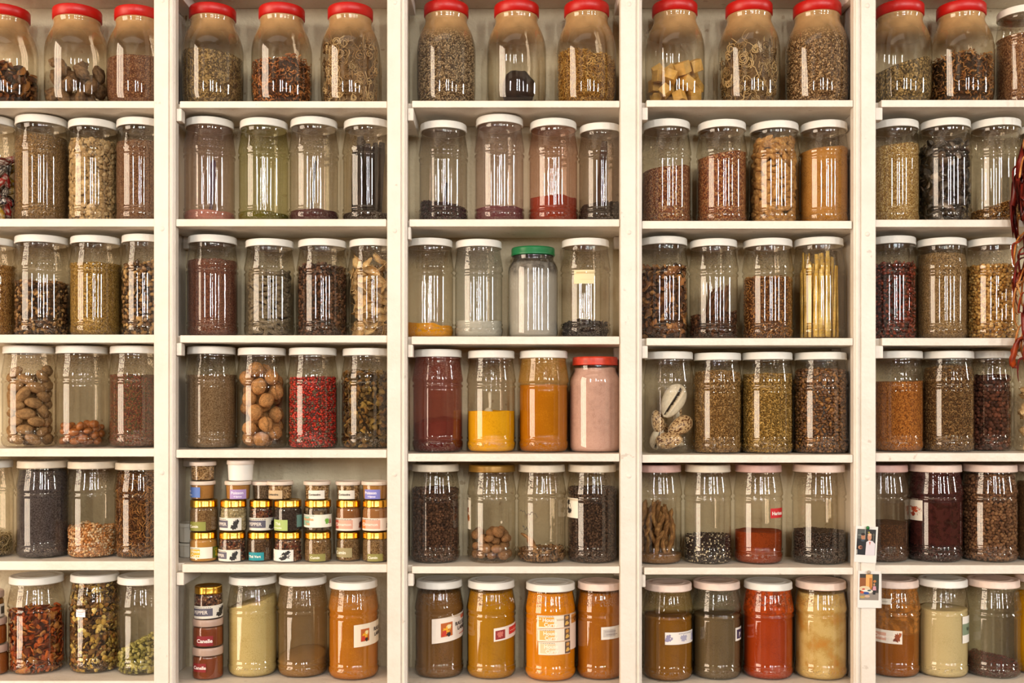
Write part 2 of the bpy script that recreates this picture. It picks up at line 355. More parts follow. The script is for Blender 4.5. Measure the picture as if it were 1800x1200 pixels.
for i, (l, r) in enumerate(BAYS):
    lo, hi = divx(i, 0)
    for j in range(-1, 6):
        zt, zb = (Z(v) for v in (EDGE[i][j] if j >= 0 else TOPEDGE[i]))
        b = MB(); jit = R.uniform(-.0012, .0012)
        xl, xr = X(l) + .0008, X(r) - .0008
        cw = CLEATW[i][j] if 0 <= j < 5 else 0
        if cw: xl = X(cw) - .003
        if j in (1, 3): xr -= R.uniform(0, .003)
        fy = -.0005 + jit
        poly = [(xl, fy), (xr, fy), (xr, .0185), (hi - .0004, .0185), (hi - .0004, DEPTH), (lo + .0004, DEPTH), (lo + .0004, .0185), (xl, .0185)]
        b.prism(poly, zb, zt)
        bevel(part('shelf_board', b.mesh('shelf', [SHELFPAINT])), .0013)
        if j == 5: continue
        # cleats under the board, nailed to the divider on either side
        for side in (0, 1):
            if (i == 0 and side == 0) or (i == 4 and side == 1): continue
            h = .026; full = j == -1 or (i, j, side) in ((2, 0, 0), (1, 4, 0))
            ya, yb = (.02, .12) if full else (.127, .147)
            b = MB()
            if side == 0:
                x0, x1 = lo + .0005, (X(cw) if cw else X(l) + .006); y0 = .001
                if cw and full: b.prism([(X(l) + .0005, y0), (x1, y0), (x1, yb), (x0, yb), (x0, .02), (X(l) + .0005, .02)], zb - h, zb - .0004)
                elif cw: b.box(X(l) + .0005, x1, y0, .024, zb - h, zb - .0004)
                else: b.box(x0, x1, ya, yb, zb - h, zb - .0004)
            else:
                b.box(hi - .014, hi - .0005, ya, yb, zb - h, zb - .0004)
            bevel(part('cleat', b.mesh('cleat', [PAINT])), .0016)

# ------------------------------------------------------------------ jar shapes (profiles in photo pixels: r, z), total height incl. lid
TALL = dict(h=178, r=44, lid=(41.6, 165, 178), body=[(0, 1.5), (30, 1.2), (35, 0), (38.5, 1), (41.5, 4), (43.2, 9), (43.9, 15), (43.7, 18.5), (41.6, 20.5), (41.7, 21.5), (43.5, 23), (43.5, 25.5), (41.9, 27.5), (42.3, 30), (42.4, 31), (42.4, 32.5), (42.4, 106), (42.4, 107.3),
            (42.4, 108), (41.8, 111.5), (43.6, 113.5), (43.9, 116), (41.9, 118), (41.9, 121), (43.9, 123), (43.9, 127), (43.2, 131), (42.2, 138), (40.9, 147), (39.4, 156), (38.6, 160), (39.6, 162.5), (38.4, 165), (38.4, 176)])
BIG = dict(h=180, r=52, lid=(39.5, 161, 180), body=[(0, 2.5), (34, 2.2), (37, 0), (42, 1.5), (47, 7), (50, 15), (51.4, 25), (52, 40), (52, 44), (52, 92), (52, 96), (51.6, 106), (50, 117), (46.8, 128), (43, 137), (39.5, 144), (37.3, 150), (36.8, 156), (38.2, 158), (36.8, 161), (36.8, 178)])
WIDE = dict(h=160, r=44, lid=(38.5, 146, 160), body=[(0, 1.5), (34, 1.2), (38, 0), (42, 2.5), (43.6, 8), (43.4, 14), (43.4, 17), (43.4, 108), (43.4, 112), (43.8, 118), (43, 125), (40, 132), (36.6, 137), (35.6, 141), (37, 143), (35.6, 146), (35.6, 158)])
SMALL = dict(h=56, r=24, lid=(23.2, 43, 56), body=[(0, 1), (20, .8), (21, 0), (23, 1), (24, 3), (24, 4.5), (24, 36.5), (24, 38), (23.6, 41), (22, 43), (22, 54)])
TUB = dict(h=34, r=20.5, lid=(22, 27, 34), body=[(0, .8), (17, .6), (18, 0), (19.2, .8), (19.3, 2), (20.4, 24), (20.5, 26), (20.6, 27), (20.6, 33)])
TWIST = dict(h=49, r=25.5, lid=(25.5, 37, 49), body=[(0, 1), (21, .8), (22, 0), (24.4, 1), (25.5, 3), (25.5, 4.5), (25.5, 31.5), (25.5, 33), (24.8, 35.5), (23.6, 37), (23.6, 47)])
PREV = [None, 0, 0, 0]
class Jar: pass
BAYN = ['first', 'second', 'third', 'fourth', 'fifth']
ROWN = ['top', 'second', 'third', 'fourth', 'fifth', 'bottom']
def lidmesh(L, kr, kz, mat, style):
    r, z0, z1 = L; r *= kr; z0 *= kz; z1 *= kz; h = z1 - z0; t = .0012
    if style == 'big':
        p = [(r * .93, z0), (r, z0 + h * .05), (r, z1 - h * .12), (r - h * .05, z1 - h * .03), (r - h * .14, z1), (r * .8, z1), (r * .78, z1 - .001), (.0001, z1 - .001)]
    elif style == 'tub':
        p = [(r * .95, z0), (r * .99, z0), (r, z0 + h * .1), (r, z1 - h * .25), (r - .0006, z1 - h * .1), (r - .0015, z1), (r * .86, z1), (r * .85, z1 - .0008), (.0001, z1 - .0008)]
    else:
        p = [(r * .94, z0), (r * .985, z0 - .0003), (r, z0 + h * .06), (r, z0 + h * .18), (r * .99, z0 + h * .24), (r * .992, z1 - h * .22), (r * .975, z1 - h * .05), (r * .95, z1), (r * .90, z1), (r * .885, z1 - .0012), (r * .70, z1 - .0012), (r * .68, z1 - .0005), (r * .62, z1 - .0005), (r * .6, z1 - .0010), (.0001, z1 - .0010)]
    V, F = lathe(p, 64)
    return mesh('lid', V, F, [mat])
def jar(bay, row, x0, x1, top, shape, lid, label, glassm=None, name='glass_jar', Yc=None, base=None, basez=None, lidstyle=None, lidmat=None, cat='jar', bodyname='jar_body', lidname='lid'):
    j = Jar(); j.bay, j.row, j.shape = bay, row, shape
    cx = (x0 + x1) / 2; hw = (x1 - x0) / 2
    j.z0 = (Z(EDGE[bay][row][0]) if basez is None else basez) + .0004
    if Yc is None: Yc = .078
    if base is not None:      # photo row of the foot's front edge tells the depth on the shelf
        zr = EYE - j.z0; yf = zr / ((base - PY0) * S) * D - D
        Yc = min(max(yf + hw * S * .95, .021 + hw * S * 1.04), DEPTH - hw * S * 1.04 - .002)
    j.Y = Yc; j.cx, j.hw = cx, hw
    j.X = X(cx, Yc); j.R = hw * S * (D + Yc) / D
    if basez is None and row <= 5:
        lo, hi = divx(bay, 0); j.X = min(max(j.X, lo + j.R + .001), hi - j.R - .001)
        if PREV[0] == (bay, row):      # neighbours may touch but not cross
            need = math.sqrt(max(0, (j.R + PREV[3] + .0006) ** 2 - (j.Y - PREV[2]) ** 2)) - (j.X - PREV[1])
            if need > 0: j.X += min(need, .004)
            if j.X + j.R > hi - .0006:
                left = PREV[1] + PREV[3] + .0006 if abs(PREV[2] - j.Y) < .02 else j.X - j.R
                j.R = min(j.R, (hi - .0006 - left) / 2); j.X = hi - .0006 - j.R
        PREV[:] = [(bay, row), j.X, j.Y, j.R]
    kr = j.R / shape['r']; yl = Yc - shape['lid'][0] * kr
    ztop = Z(top, yl); j.H = ztop - j.z0; kz = j.H / shape['h']; j.kr, j.kz = kr, kz
    j.pz = np.array([p[1] for p in shape['body']]) * kz; j.pr = np.array([p[0] for p in shape['body']]) * kr
    # turn each jar a little about its axis; stickers and contents use world axes
    root = tag(empty(name, (j.X, j.Y, j.z0)), label, cat); j.root = root
    pts = list(zip(j.pr, j.pz)); pts[0] = (.0001, pts[0][1])
    V, F = lathe(pts, 72)
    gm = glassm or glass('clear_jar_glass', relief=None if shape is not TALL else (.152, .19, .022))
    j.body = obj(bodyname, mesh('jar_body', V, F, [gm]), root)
    st = lidstyle or ('big' if shape is BIG else 'std')
    j.lid = obj(lidname, lidmesh(shape['lid'], kr, kz, lidmat or LIDS[lid], st), root)
    j.a0 = math.atan2(X(PX0) - j.X, D + j.Y)
    return j
def rin(j, z, gap=.0013):
    zz = np.linspace(0, j.H, 160)
    if getattr(j, 'env', None) is None or len(j.env) != 160 or j.envk is not j.pr:
        r0 = np.interp(zz, j.pz[2:], j.pr[2:]); k = int(3.2 * j.kz / (zz[1] - zz[0])) + 1
        j.env = np.array([r0[max(0, i - k):i + k + 1].min() if zz[i] > 10 * j.kz else r0[max(0, i - 1):i + 2].min() for i in range(160)]); j.envk = j.pr
    return np.maximum(np.interp(z, zz, j.env) - gap, .002)
def pyz(j, py):      # height above the jar's foot of something on the glass front at photo row py
    return Z(py, j.Y - j.R * .8) - j.z0

# ------------------------------------------------------------------ contents
def hfun(j, lvl, slope=0, mound=0, rough=.0, seed=0, ysl=0):
    rr = j.R
    def h(x, y):
        v = lvl + slope * x / rr + ysl * y / rr + mound * (1 - (x * x + y * y) / rr ** 2)
        if rough:
            v = v + rough * (np.sin(x / rr * 3.1 + seed) * np.cos(y / rr * 2.7 + seed * 2) + .5 * np.sin(x / rr * 7 + seed * 3 + y / rr * 5))
        return np.maximum(v, .004)
    return h
def core(j, h, gap=.0013, nt=56, nz=26, nr=9, shrink=0.0):
    V = []; tri = []
    z0 = float(j.pz[1]) + .0012
    th = np.linspace(0, 2 * math.pi, nt, endpoint=False)
    for k in range(nz + 1):
        t = k / nz
        R0 = j.R * .95
        zt = h(R0 * np.cos(th), R0 * np.sin(th))
        z = z0 + (zt - z0) * t
        r = rin(j, z, gap) - shrink
        V.append(np.stack([r * np.cos(th), r * np.sin(th), z], 1))
    last = V[-1]
    rad = np.hypot(last[:, 0], last[:, 1])
    for k in range(1, nr + 1):
        f = 1 - k / nr; f = max(f, .004)
        x = last[:, 0] * f; y = last[:, 1] * f
        V.append(np.stack([x, y, h(x, y) * (1 - f ** 8) + last[:, 2] * f ** 8], 1))
    n = len(V); V = np.concatenate(V)
    F = []
    for i in range(n - 1):
        a = i * nt + np.arange(nt); b = i * nt + (np.arange(nt) + 1) % nt
        F.append(np.stack([a, b, b + nt, a + nt], 1))
    F = np.concatenate(F)
    # bottom disc
    c = len(V); V = np.vstack([V, [[0, 0, z0]]])
    a = np.arange(nt); b = (a + 1) % nt
    F2 = np.stack([b, a, np.full(nt, c), np.full(nt, c)], 1)
    T = np.concatenate([np.stack([F[:, 0], F[:, 1], F[:, 2]], 1), np.stack([F[:, 0], F[:, 2], F[:, 3]], 1), F2[:, :3]])
    return V, T
# grain templates -> (verts, tris)
def ico(sub):
    import bmesh
    bm = bmesh.new(); bmesh.ops.create_icosphere(bm, subdivisions=sub, radius=1)
    V = np.array([v.co[:] for v in bm.verts]); F = np.array([[v.index for v in f.verts] for f in bm.faces]); bm.free()
    return V, F
def tube_t(pts, rad, n=4):
    pts = np.asarray(pts, float); m = len(pts); rad = np.broadcast_to(rad, (m,))
    T = np.gradient(pts, axis=0); T /= np.linalg.norm(T, axis=1)[:, None] + 1e-9
    up = np.array([0.21, .35, .91]); V = []
    for i in range(m):
        a = np.cross(T[i], up); a /= np.linalg.norm(a) + 1e-9; b = np.cross(T[i], a)
        th = np.arange(n) * 2 * math.pi / n
        V.append(pts[i] + rad[i] * (np.cos(th)[:, None] * a + np.sin(th)[:, None] * b))
    V = np.concatenate(V + [pts[:1], pts[-1:]]); F = []
    for i in range(m - 1):
        for k in range(n):
            a = i * n + k; b = i * n + (k + 1) % n; F += [[a, b, b + n], [a, b + n, a + n]]
    for k in range(n):
        F += [[(k + 1) % n, k, m * n], [(m - 1) * n + k, (m - 1) * n + (k + 1) % n, m * n + 1]]
    return V, np.array(F)
def template(kind, rs):
    if kind == 'ball': return ico(2)
    if kind == 'low': return ico(1)
    if kind == 'lens':
        V, F = ico(2); return V * [1, 1, .42], F
    if kind == 'bean':
        V, F = ico(2); V = V * [1, .72, .5]; V[:, 1] += .12 * V[:, 0] ** 2; return V, F
    if kind == 'rice':
        V, F = ico(1); return V * [1, .34, .3], F
    if kind == 'seed':
        V = np.array([[1, 0, 0], [-1, 0, 0], [0, .36, 0], [0, -.36, 0], [0, 0, .3], [0, 0, -.3]]); F = np.array([[0, 2, 4], [2, 1, 4], [1, 3, 4], [3, 0, 4], [2, 0, 5], [1, 2, 5], [3, 1, 5], [0, 3, 5]]); return V, F
    if kind == 'flake':
        x = np.array([-1, -.4, .3, 1]); V = []
        for i, xx in enumerate(x):
            w_ = [.35, .8, .65, .25][i] * rs.uniform(.7, 1.2); zz = .35 * xx * xx * rs.uniform(-1, 1)
            for yy in (-1, 1):
                for t in (-.07, .07): V.append([xx, yy * w_, zz + t + .25 * rs.uniform(-1, 1) * (yy > 0)])
        F = []
        def q(a, b, c, d): F.extend([[a, b, c], [a, c, d]])
        for i in range(3):
            o = i * 4; q(o + 1, o + 5, o + 7, o + 3); q(o, o + 2, o + 6, o + 4); q(o, o + 4, o + 5, o + 1); q(o + 2, o + 3, o + 7, o + 6)
        q(0, 1, 3, 2); q(12, 14, 15, 13)
        return np.array(V), np.array(F)
    if kind == 'shred':
        t = np.linspace(-1, 1, 5); c = rs.uniform(.1, .5); return tube_t(np.stack([t, c * t * t, .15 * np.sin(t * 3)], 1), np.array([.06, .12, .13, .11, .04]), 4)
    if kind == 'curl':
        t = np.linspace(0, 2.6, 7); return tube_t(np.stack([np.cos(t) * .8, np.sin(t) * .8, .2 * t - .25], 1), np.array([.1, .2, .24, .25, .24, .2, .1]) * rs.uniform(.8, 1.2), 5)
    if kind == 'chip':
        V, F = ico(1); V = V * [1, .7, .4]; V = V * (1 + rs.uniform(-.3, .3, (len(V), 1))); return V, F
def rotmats(n, rs, flat=0.0, normals=None):
    q = rs.normal(size=(n, 4)); q /= np.linalg.norm(q, axis=1)[:, None]
    w_, x, y, z = q.T
    M = np.stack([1 - 2 * (y * y + z * z), 2 * (x * y - z * w_), 2 * (x * z + y * w_), 2 * (x * y + z * w_), 1 - 2 * (x * x + z * z), 2 * (y * z - x * w_), 2 * (x * z - y * w_), 2 * (y * z + x * w_), 1 - 2 * (x * x + y * y)], 1).reshape(n, 3, 3)
    if normals is not None and flat > 0:    # lie mostly flat against the glass
        nrm = normals + rs.normal(size=(n, 3)) * (1 - flat); nrm /= np.linalg.norm(nrm, axis=1)[:, None]
        a = rs.normal(size=(n, 3)); a -= (a * nrm).sum(1)[:, None] * nrm; a /= np.linalg.norm(a, axis=1)[:, None]
        b = np.cross(nrm, a); M = np.stack([a, b, nrm], 2)
    return M
def scatter(j, h, size, rs, pack=.9, arc=2.35, layers=2, gap=.0013, thick=.5):
    """jittered hexagonal points just under the glass and over the top surface; returns positions and outward normals"""
    P = []; Nn = []
    st = size * 2 * pack
    for L_ in range(layers):
        off = thick * size + L_ * size * 1.15
        zmax = j.H * .93; nrow = int(zmax / (st * .87)) + 1
        for i in range(nrow):
            z = float(j.pz[1]) + .0012 + size * .6 + i * st * .87
            r = float(rin(j, z, gap)) - off
            if r < size: continue
            n = max(3, int(2 * math.pi * r / st)); th = (np.arange(n) + .5 * (i % 2)) * 2 * math.pi / n
            th = th + rs.normal(size=n) * .22 * st / r
            a = (th + math.pi / 2 - (j.a0) + math.pi) % (2 * math.pi) - math.pi
            th = th[np.abs(a) < arc]
            zz = z + rs.normal(size=len(th)) * .2 * st
            x, y = r * np.cos(th), r * np.sin(th)
            ok = (zz < h(x, y) - size * .2) & (zz > float(j.pz[1]) + size * .5)
            x, y, zz, th = x[ok], y[ok], zz[ok], th[ok]
            d = rs.uniform(0, .35, len(x)) * size; f = 1 - d / r
            P.append(np.stack([x * f, y * f, zz], 1)); Nn.append(np.stack([np.cos(th), np.sin(th), 0 * th], 1))
    zz_ = float(h(0., 0.)); Rt = float(rin(j, min(zz_, j.H * .9), gap)) - size * .6
    n = int(2 * Rt / st) + 1; g = (np.arange(n + 1) - n / 2) * st
    gx, gy = np.meshgrid(g, g * .95); gx = gx.ravel() + rs.normal(size=gx.size) * .25 * st; gy = gy.ravel() + rs.normal(size=gy.size) * .25 * st
    ok = gx ** 2 + gy ** 2 < Rt ** 2; gx, gy = gx[ok], gy[ok]
    hz = h(gx, gy); rr = rin(j, hz, gap) - size * .6; ok = gx ** 2 + gy ** 2 < rr ** 2; gx, gy, hz = gx[ok], gy[ok], hz[ok]
    P.append(np.stack([gx, gy, hz + rs.uniform(-.2, .5, len(gx)) * size], 1)); Nn.append(np.tile([0, 0, 1.], (len(gx), 1)))
    return np.concatenate(P), np.concatenate(Nn)
def pal(cols, n, rs, jit=.12):
    c = np.array([lin(x) for x in cols]); k = rs.integers(0, len(cols), n)
    return np.clip(c[k] * (1 + rs.normal(size=(n, 1)) * jit), .002, 1)
def grains(j, h, kind, size, cols, seed=1, flat=.6, pack=.9, layers=2, var=.25, corecol=None, shiny=False, thick=.5, arc=2.35, nvar=3):
    rs = np.random.default_rng(seed)
    if kind in ('ball', 'low'): pack = max(pack, .96); var = min(var, .09); thick = 1.0
    elif kind in ('bean', 'lens', 'rice'): thick = .8
    P, Nn = scatter(j, h, size, rs, pack, arc, layers, thick=thick)
    # stand the flat ones in a little from the glass
    Vs, Ts, Cs = [], [], []; off = 0
    ids = rs.integers(0, nvar, len(P))
    for t in range(nvar):
        TV, TF = template(kind, rs); sel = ids == t; n = int(sel.sum())
        if not n: continue
        M = rotmats(n, rs, flat, Nn[sel]); s = size * np.exp(rs.normal(size=n) * var).clip(.55, 1.6)
        V = np.einsum('nij,kj->nki', M, TV) * s[:, None, None] + P[sel][:, None, :]
        V = V.reshape(-1, 3)
        F = (TF[None] + (np.arange(n) * len(TV))[:, None, None]).reshape(-1, 3) + off
        Vs.append(V); Ts.append(F); Cs.append(np.repeat(pal(cols, n, rs), len(TV), 0)); off += len(V)
    V = np.concatenate(Vs); F = np.concatenate(Ts); Cc = np.concatenate(Cs)
    # keep everything inside the glass
    lim = rin(j, V[:, 2], .0007); rad = np.hypot(V[:, 0], V[:, 1]); k = np.where(rad > lim, lim / np.maximum(rad, 1e-6), 1); V[:, 0] *= k; V[:, 1] *= k
    V[:, 2] = np.clip(V[:, 2], float(j.pz[1]) + .0009, j.shape['lid'][2] * j.kz - .003)
    h2 = lambda x, y: np.maximum(h(x, y) - size * .7, .004)
    cv, ct = core(j, h2, shrink=size * (1.0 + .9 * (layers > 1)))
    cc = np.tile(np.mean([lin(c) for c in cols], 0) * 1.0 if corecol is None else lin(corecol), (len(cv), 1))  # dark corecol values paint shade into the gaps between grains
    V = np.concatenate([V, cv]); F = np.concatenate([F, ct + off]); Cc = np.concatenate([Cc, cc])
    return mesh('contents', V, F, [SHINY if shiny else TINT], True, None, Cc)
def put(j, name, me, label, cat, kind='stuff', group=None):
    o = obj(name, me, None, (j.X, j.Y, j.z0)); tag(o, label, cat, group, kind); return o
def solid(j, h, mat): 
    V, T = core(j, h); return mesh('contents', V, T, [mat], True)
def drop_pack(j, n, r, seed, zmax, tries=240, gap=.0016, hollow=False):
    """each piece comes to rest at the lowest of many candidate spots"""
    rs = np.random.default_rng(seed); P = np.zeros((0, 3)); z0 = float(j.pz[1]) + .0015
    for i in range(n):
        u = rs.uniform(0, 1, tries) ** .35; th = rs.uniform(0, 2 * math.pi, tries)
        if hollow: u = rs.uniform(.93, 1, tries); th = j.a0 - math.pi / 2 + rs.uniform(-2.0, 2.0, tries)
        Rw = float(rin(j, .04, gap)) - r; x = u * Rw * np.cos(th); y = u * Rw * np.sin(th)
        z = np.full(tries, z0 + r)
        # foot narrows
        rad = np.hypot(x, y) + r
        for k in range(12):
            bad = rad > rin(j, z - r * .35, gap) ; z[bad & (z < .03)] += .0009
        if len(P):
            d2 = (x[:, None] - P[:, 0]) ** 2 + (y[:, None] - P[:, 1]) ** 2
            zz = np.where(d2 < 4 * r * r, P[:, 2] + np.sqrt(np.maximum(4 * r * r - d2, 0)), -1)
            z = np.maximum(z, zz.max(1))
        ok = rad <= rin(j, z + r * .3, gap)
        z = np.where(ok, z, 9)
        k = int(np.argmin(z + rs.uniform(0, r * .15, tries)))
        if z[k] + r > zmax: continue
        P = np.vstack([P, [x[k], y[k], z[k]]])
    return P
def pieces(j, name, protos, P, label, cat, group, rs, spin='any', scale=.12, base=1.0):
    """one object per piece; mesh data shared"""
    for i, p in enumerate(P):
        o = bpy.data.objects.new(name, protos[i % len(protos)]); COL.objects.link(o)
        o.location = (j.X + p[0], j.Y + p[1], j.z0 + p[2])
        if spin == 'any': o.rotation_euler = tuple(rs.uniform(-math.pi, math.pi, 3))
        elif spin == 'flat': o.rotation_euler = (rs.normal() * .35, rs.normal() * .35, rs.uniform(0, 6.28))
        s = base * (1 + rs.uniform(-scale, scale)); o.scale = (s, s, s)
        tag(o, label, cat, group)
# piece shapes, unit = metres
def deform(V, f): return np.array([f(Vector(v)) for v in V])
def walnut_mesh(seed):
    V, F = ico(4); o = Vector((seed * 3.1, 0, 0)); out = []
    for v in V:
        v = Vector(v); an = math.atan2(v.z, v.y); rib = Vector((v.x * 1.6, math.cos(an) * 2.6, math.sin(an) * 2.6))
        n = noise.fractal(v * 1.6 + o, 1, 2, 3) * .07 - abs(noise.noise(rib + o)) * .07
        seam = math.exp(-(v.y / .07) ** 2) * .07 - math.exp(-(v.y / .022) ** 2) * .05
        tip = max(0, v.x) ** 10 * .12
        out.append(v * (.0153 * (1 + n + seam + tip)) * 1.0)
    out = np.array(out) * [1.1, .98, 1]
    n = len(V); c = np.tile(lin('#b58452'), (n, 1)); g = np.array([abs(noise.noise(Vector((v[0] * 2, v[1] / max(.1, math.hypot(v[1], v[2])) * 3.4, v[2] / max(.1, math.hypot(v[1], v[2])) * 3.4)) + o)) for v in V]); seam_ = 1 - .7 * np.exp(-(V[:, 1] / .035) ** 2); c = c * ((.62 + 1.1 * np.clip(g * 2.2, 0, .45)) * seam_)[:, None]
    return mesh('walnut', out, F, [TINT], True, None, c)
def nut_mesh(seed, r, asp, cols, wr=.04, freq=2.5, mat=None, streak=0):
    V, F = ico(3); o = Vector((seed * 5.7, 1, 2)); out = []; c = []
    a, b = np.array(lin(cols[0])), np.array(lin(cols[1]))
    for v in V:
        v = Vector(v); w_ = Vector((v.x * .5, v.y * 1.6, v.z * 1.6)) if streak else v
        n = noise.fractal(w_ * freq + o, 1, 2, 3)
        out.append(v * (r * (1 + wr * n))); t = min(1, max(0, .5 + .8 * n)); c.append(a * (1 - t) + b * t)
    return mesh('nut', np.array(out) * [asp, 1 / asp ** .4, 1 / asp ** .4], F, [mat or TINT], True, None, np.array(c))
def chunk_mesh(seed, r, cols, sc=(1.2, .9, .7), rough=.45, freq=1.6):
    V, F = ico(3); o = Vector((seed * 2.3, 4, 1)); out = []; c = []
    a, b = np.array(lin(cols[0])), np.array(lin(cols[1]))
    for v in V:
        v = Vector(v); n = noise.fractal(v * freq + o, .8, 2.1, 4); m = noise.fractal(v * 5 + o, 1, 2, 2)
        out.append(v * (r * (1 + rough * n + .07 * m))); t = min(1, max(0, .4 + 1.1 * m)); c.append(a * (1 - t) + b * t)
    return mesh('chunk', np.array(out) * sc, F, [TINT], True, None, np.array(c))
def cube_mesh(seed, s):
    rs = np.random.default_rng(seed); import bmesh
    bm = bmesh.new(); bmesh.ops.create_cube(bm, size=1); bmesh.ops.bevel(bm, geom=bm.edges[:], offset=.05, segments=2, affect='EDGES', profile=.6)
    V = np.array([v.co[:] for v in bm.verts]) * [s, s * rs.uniform(.85, 1.05), s * rs.uniform(.9, 1.1)]
    F = [[v.index for v in f.verts] for f in bm.faces]; bm.free()
    V = V + rs.normal(size=V.shape) * s * .006
    return mesh('cube', V, F, [plain('amber_resin', '#cfa354', .6, vary=.15, bscale=130, bump=.3)], False)
def finger_mesh(seed, L_, r, cols, n=9, knob=.22):
    rs = np.random.default_rng(seed); t = np.linspace(-.5, .5, n)
    bend = rs.uniform(-.12, .12); p = np.stack([t * L_, bend * L_ * 4 * t * t, .05 * L_ * np.sin(t * 7 + seed)], 1)
    prof = np.array([.35] + [1 + knob * rs.uniform(-1, 1) for _ in range(n - 2)] + [.3]) * (1 - 1.0 * t * t) * r
    V, F = tube_t(p, prof, 9); c = pal(cols, len(V), rs, .1)
    return mesh('finger', V, F, [TINT], True, None, c)
def stick_mesh(seed, L_, w_, t_, cols, mat=None, wob=.02):
    rs = np.random.default_rng(seed); n = 10; t = np.linspace(0, 1, n)
    cx = wob * L_ * np.sin(t * rs.uniform(1, 3) + rs.uniform(0, 6)) * .5; V = []
    for i in range(n):
        ww = w_ * (1 + .15 * rs.uniform(-1, 1)) * (.8 if i in (0, n - 1) else 1)
        for a, bq in ((-1, -.6), (-.6, -1), (.6, -1), (1, -.6), (1, .6), (.6, 1), (-.6, 1), (-1, .6)): V.append([cx[i] - cx[0] + a * ww / 2, bq * t_ / 2, t[i] * L_])
    F = []
    for i in range(n - 1):
        for k in range(8):
            a = i * 8 + k; b = i * 8 + (k + 1) % 8; F.append([a, b, b + 8, a + 8])
    F = F + [list(range(8))[::-1], [(n - 1) * 8 + k for k in range(8)]]
    c = np.repeat(pal(cols, n, rs, .08), 8, 0)
    return mesh('stick', V, F, [mat or TINT], False, None, c)
def leafslice_mesh(seed, r, cols):
    """thin curled dried slice with thickness"""
    rs = np.random.default_rng(seed); nx, ny = 7, 5; V = []; cols_ = []
    fx = rs.uniform(.6, 1.4); tw = rs.uniform(-.5, .5)
    for s in (0, 1):
        for i in range(nx):
            for k in range(ny):
                u = i / (nx - 1) * 2 - 1; v = k / (ny - 1) * 2 - 1
                ww = .55 * math.sqrt(max(.05, 1 - .85 * u * u)) * (1 + .15 * math.sin(u * 6 + seed))
                V.append([u * r, v * ww * r, r * (.28 * fx * u * u + .25 * v * v + tw * u * v) + (s * .09 - .045) * r])
    F = []; o = nx * ny
    for i in range(nx - 1):
        for k in range(ny - 1):
            a = i * ny + k; F.append([a, a + 1, a + ny + 1, a + ny][::-1]); F.append([o + a, o + a + 1, o + a + ny + 1, o + a + ny])
    rim = [i * ny for i in range(nx)] + [(nx - 1) * ny + k for k in range(1, ny)] + [i * ny + ny - 1 for i in range(nx - 2, -1, -1)] + [k for k in range(ny - 2, 0, -1)]
    for q in range(len(rim)):
        a, b = rim[q], rim[(q + 1) % len(rim)]; F.append([a, b, b + o, a + o])
    return mesh('slice', V, F, [TINT], True, None, pal(cols, len(V), rs, .1))
def cowrie_mesh(seed):
    V, F = ico(5); o = Vector((seed * 1.7, 0, 0)); out = []; c = []
    for v in V:
        x, y, z = v; under = z < -.05
        L_ = 1.0; wd = .62 * (1 + .18 * x); hz = .50 if z > 0 else .34
        px, py, pz = x * L_, y * wd, z * hz
        if z < 0:
            cen = y - .10 * math.sin(x * 1.6); slot = math.exp(-(cen / .13) ** 2) * (1 - x ** 6)
            lip = math.exp(-((abs(cen) - .27) / .12) ** 2)
            tooth = (.5 + .5 * math.sin(x * 46)) * math.exp(-((abs(cen) - .16) / .07) ** 2)
            pz += slot * .40 - lip * .05 - tooth * .035
            base = np.array(lin('#f1e6cf'));
            if slot > .55: base = np.array(lin('#2a1710'))
            elif tooth > .5: base = np.array(lin('#fff6e4'))
            else: base = base * (1 - .25 * (1 - abs(z)) * (noise.noise(Vector(v) * 5 + o) > .1))
        else:
            n = noise.noise(Vector(v) * 6.5 + o); edge = z < .18
            base = np.array(lin('#5a2c12')) if n > .14 else np.array(lin('#d9b98b'))
            if edge: base = np.array(lin('#5a2c12')) if n > .3 else np.array(lin('#eddcc0'))
        out.append([px, py, pz]); c.append(base)
    return mesh('cowrie', np.array(out) * .030, F, [tintmat('polished_shell', .25, .5, .05)], True, None, np.array(c))
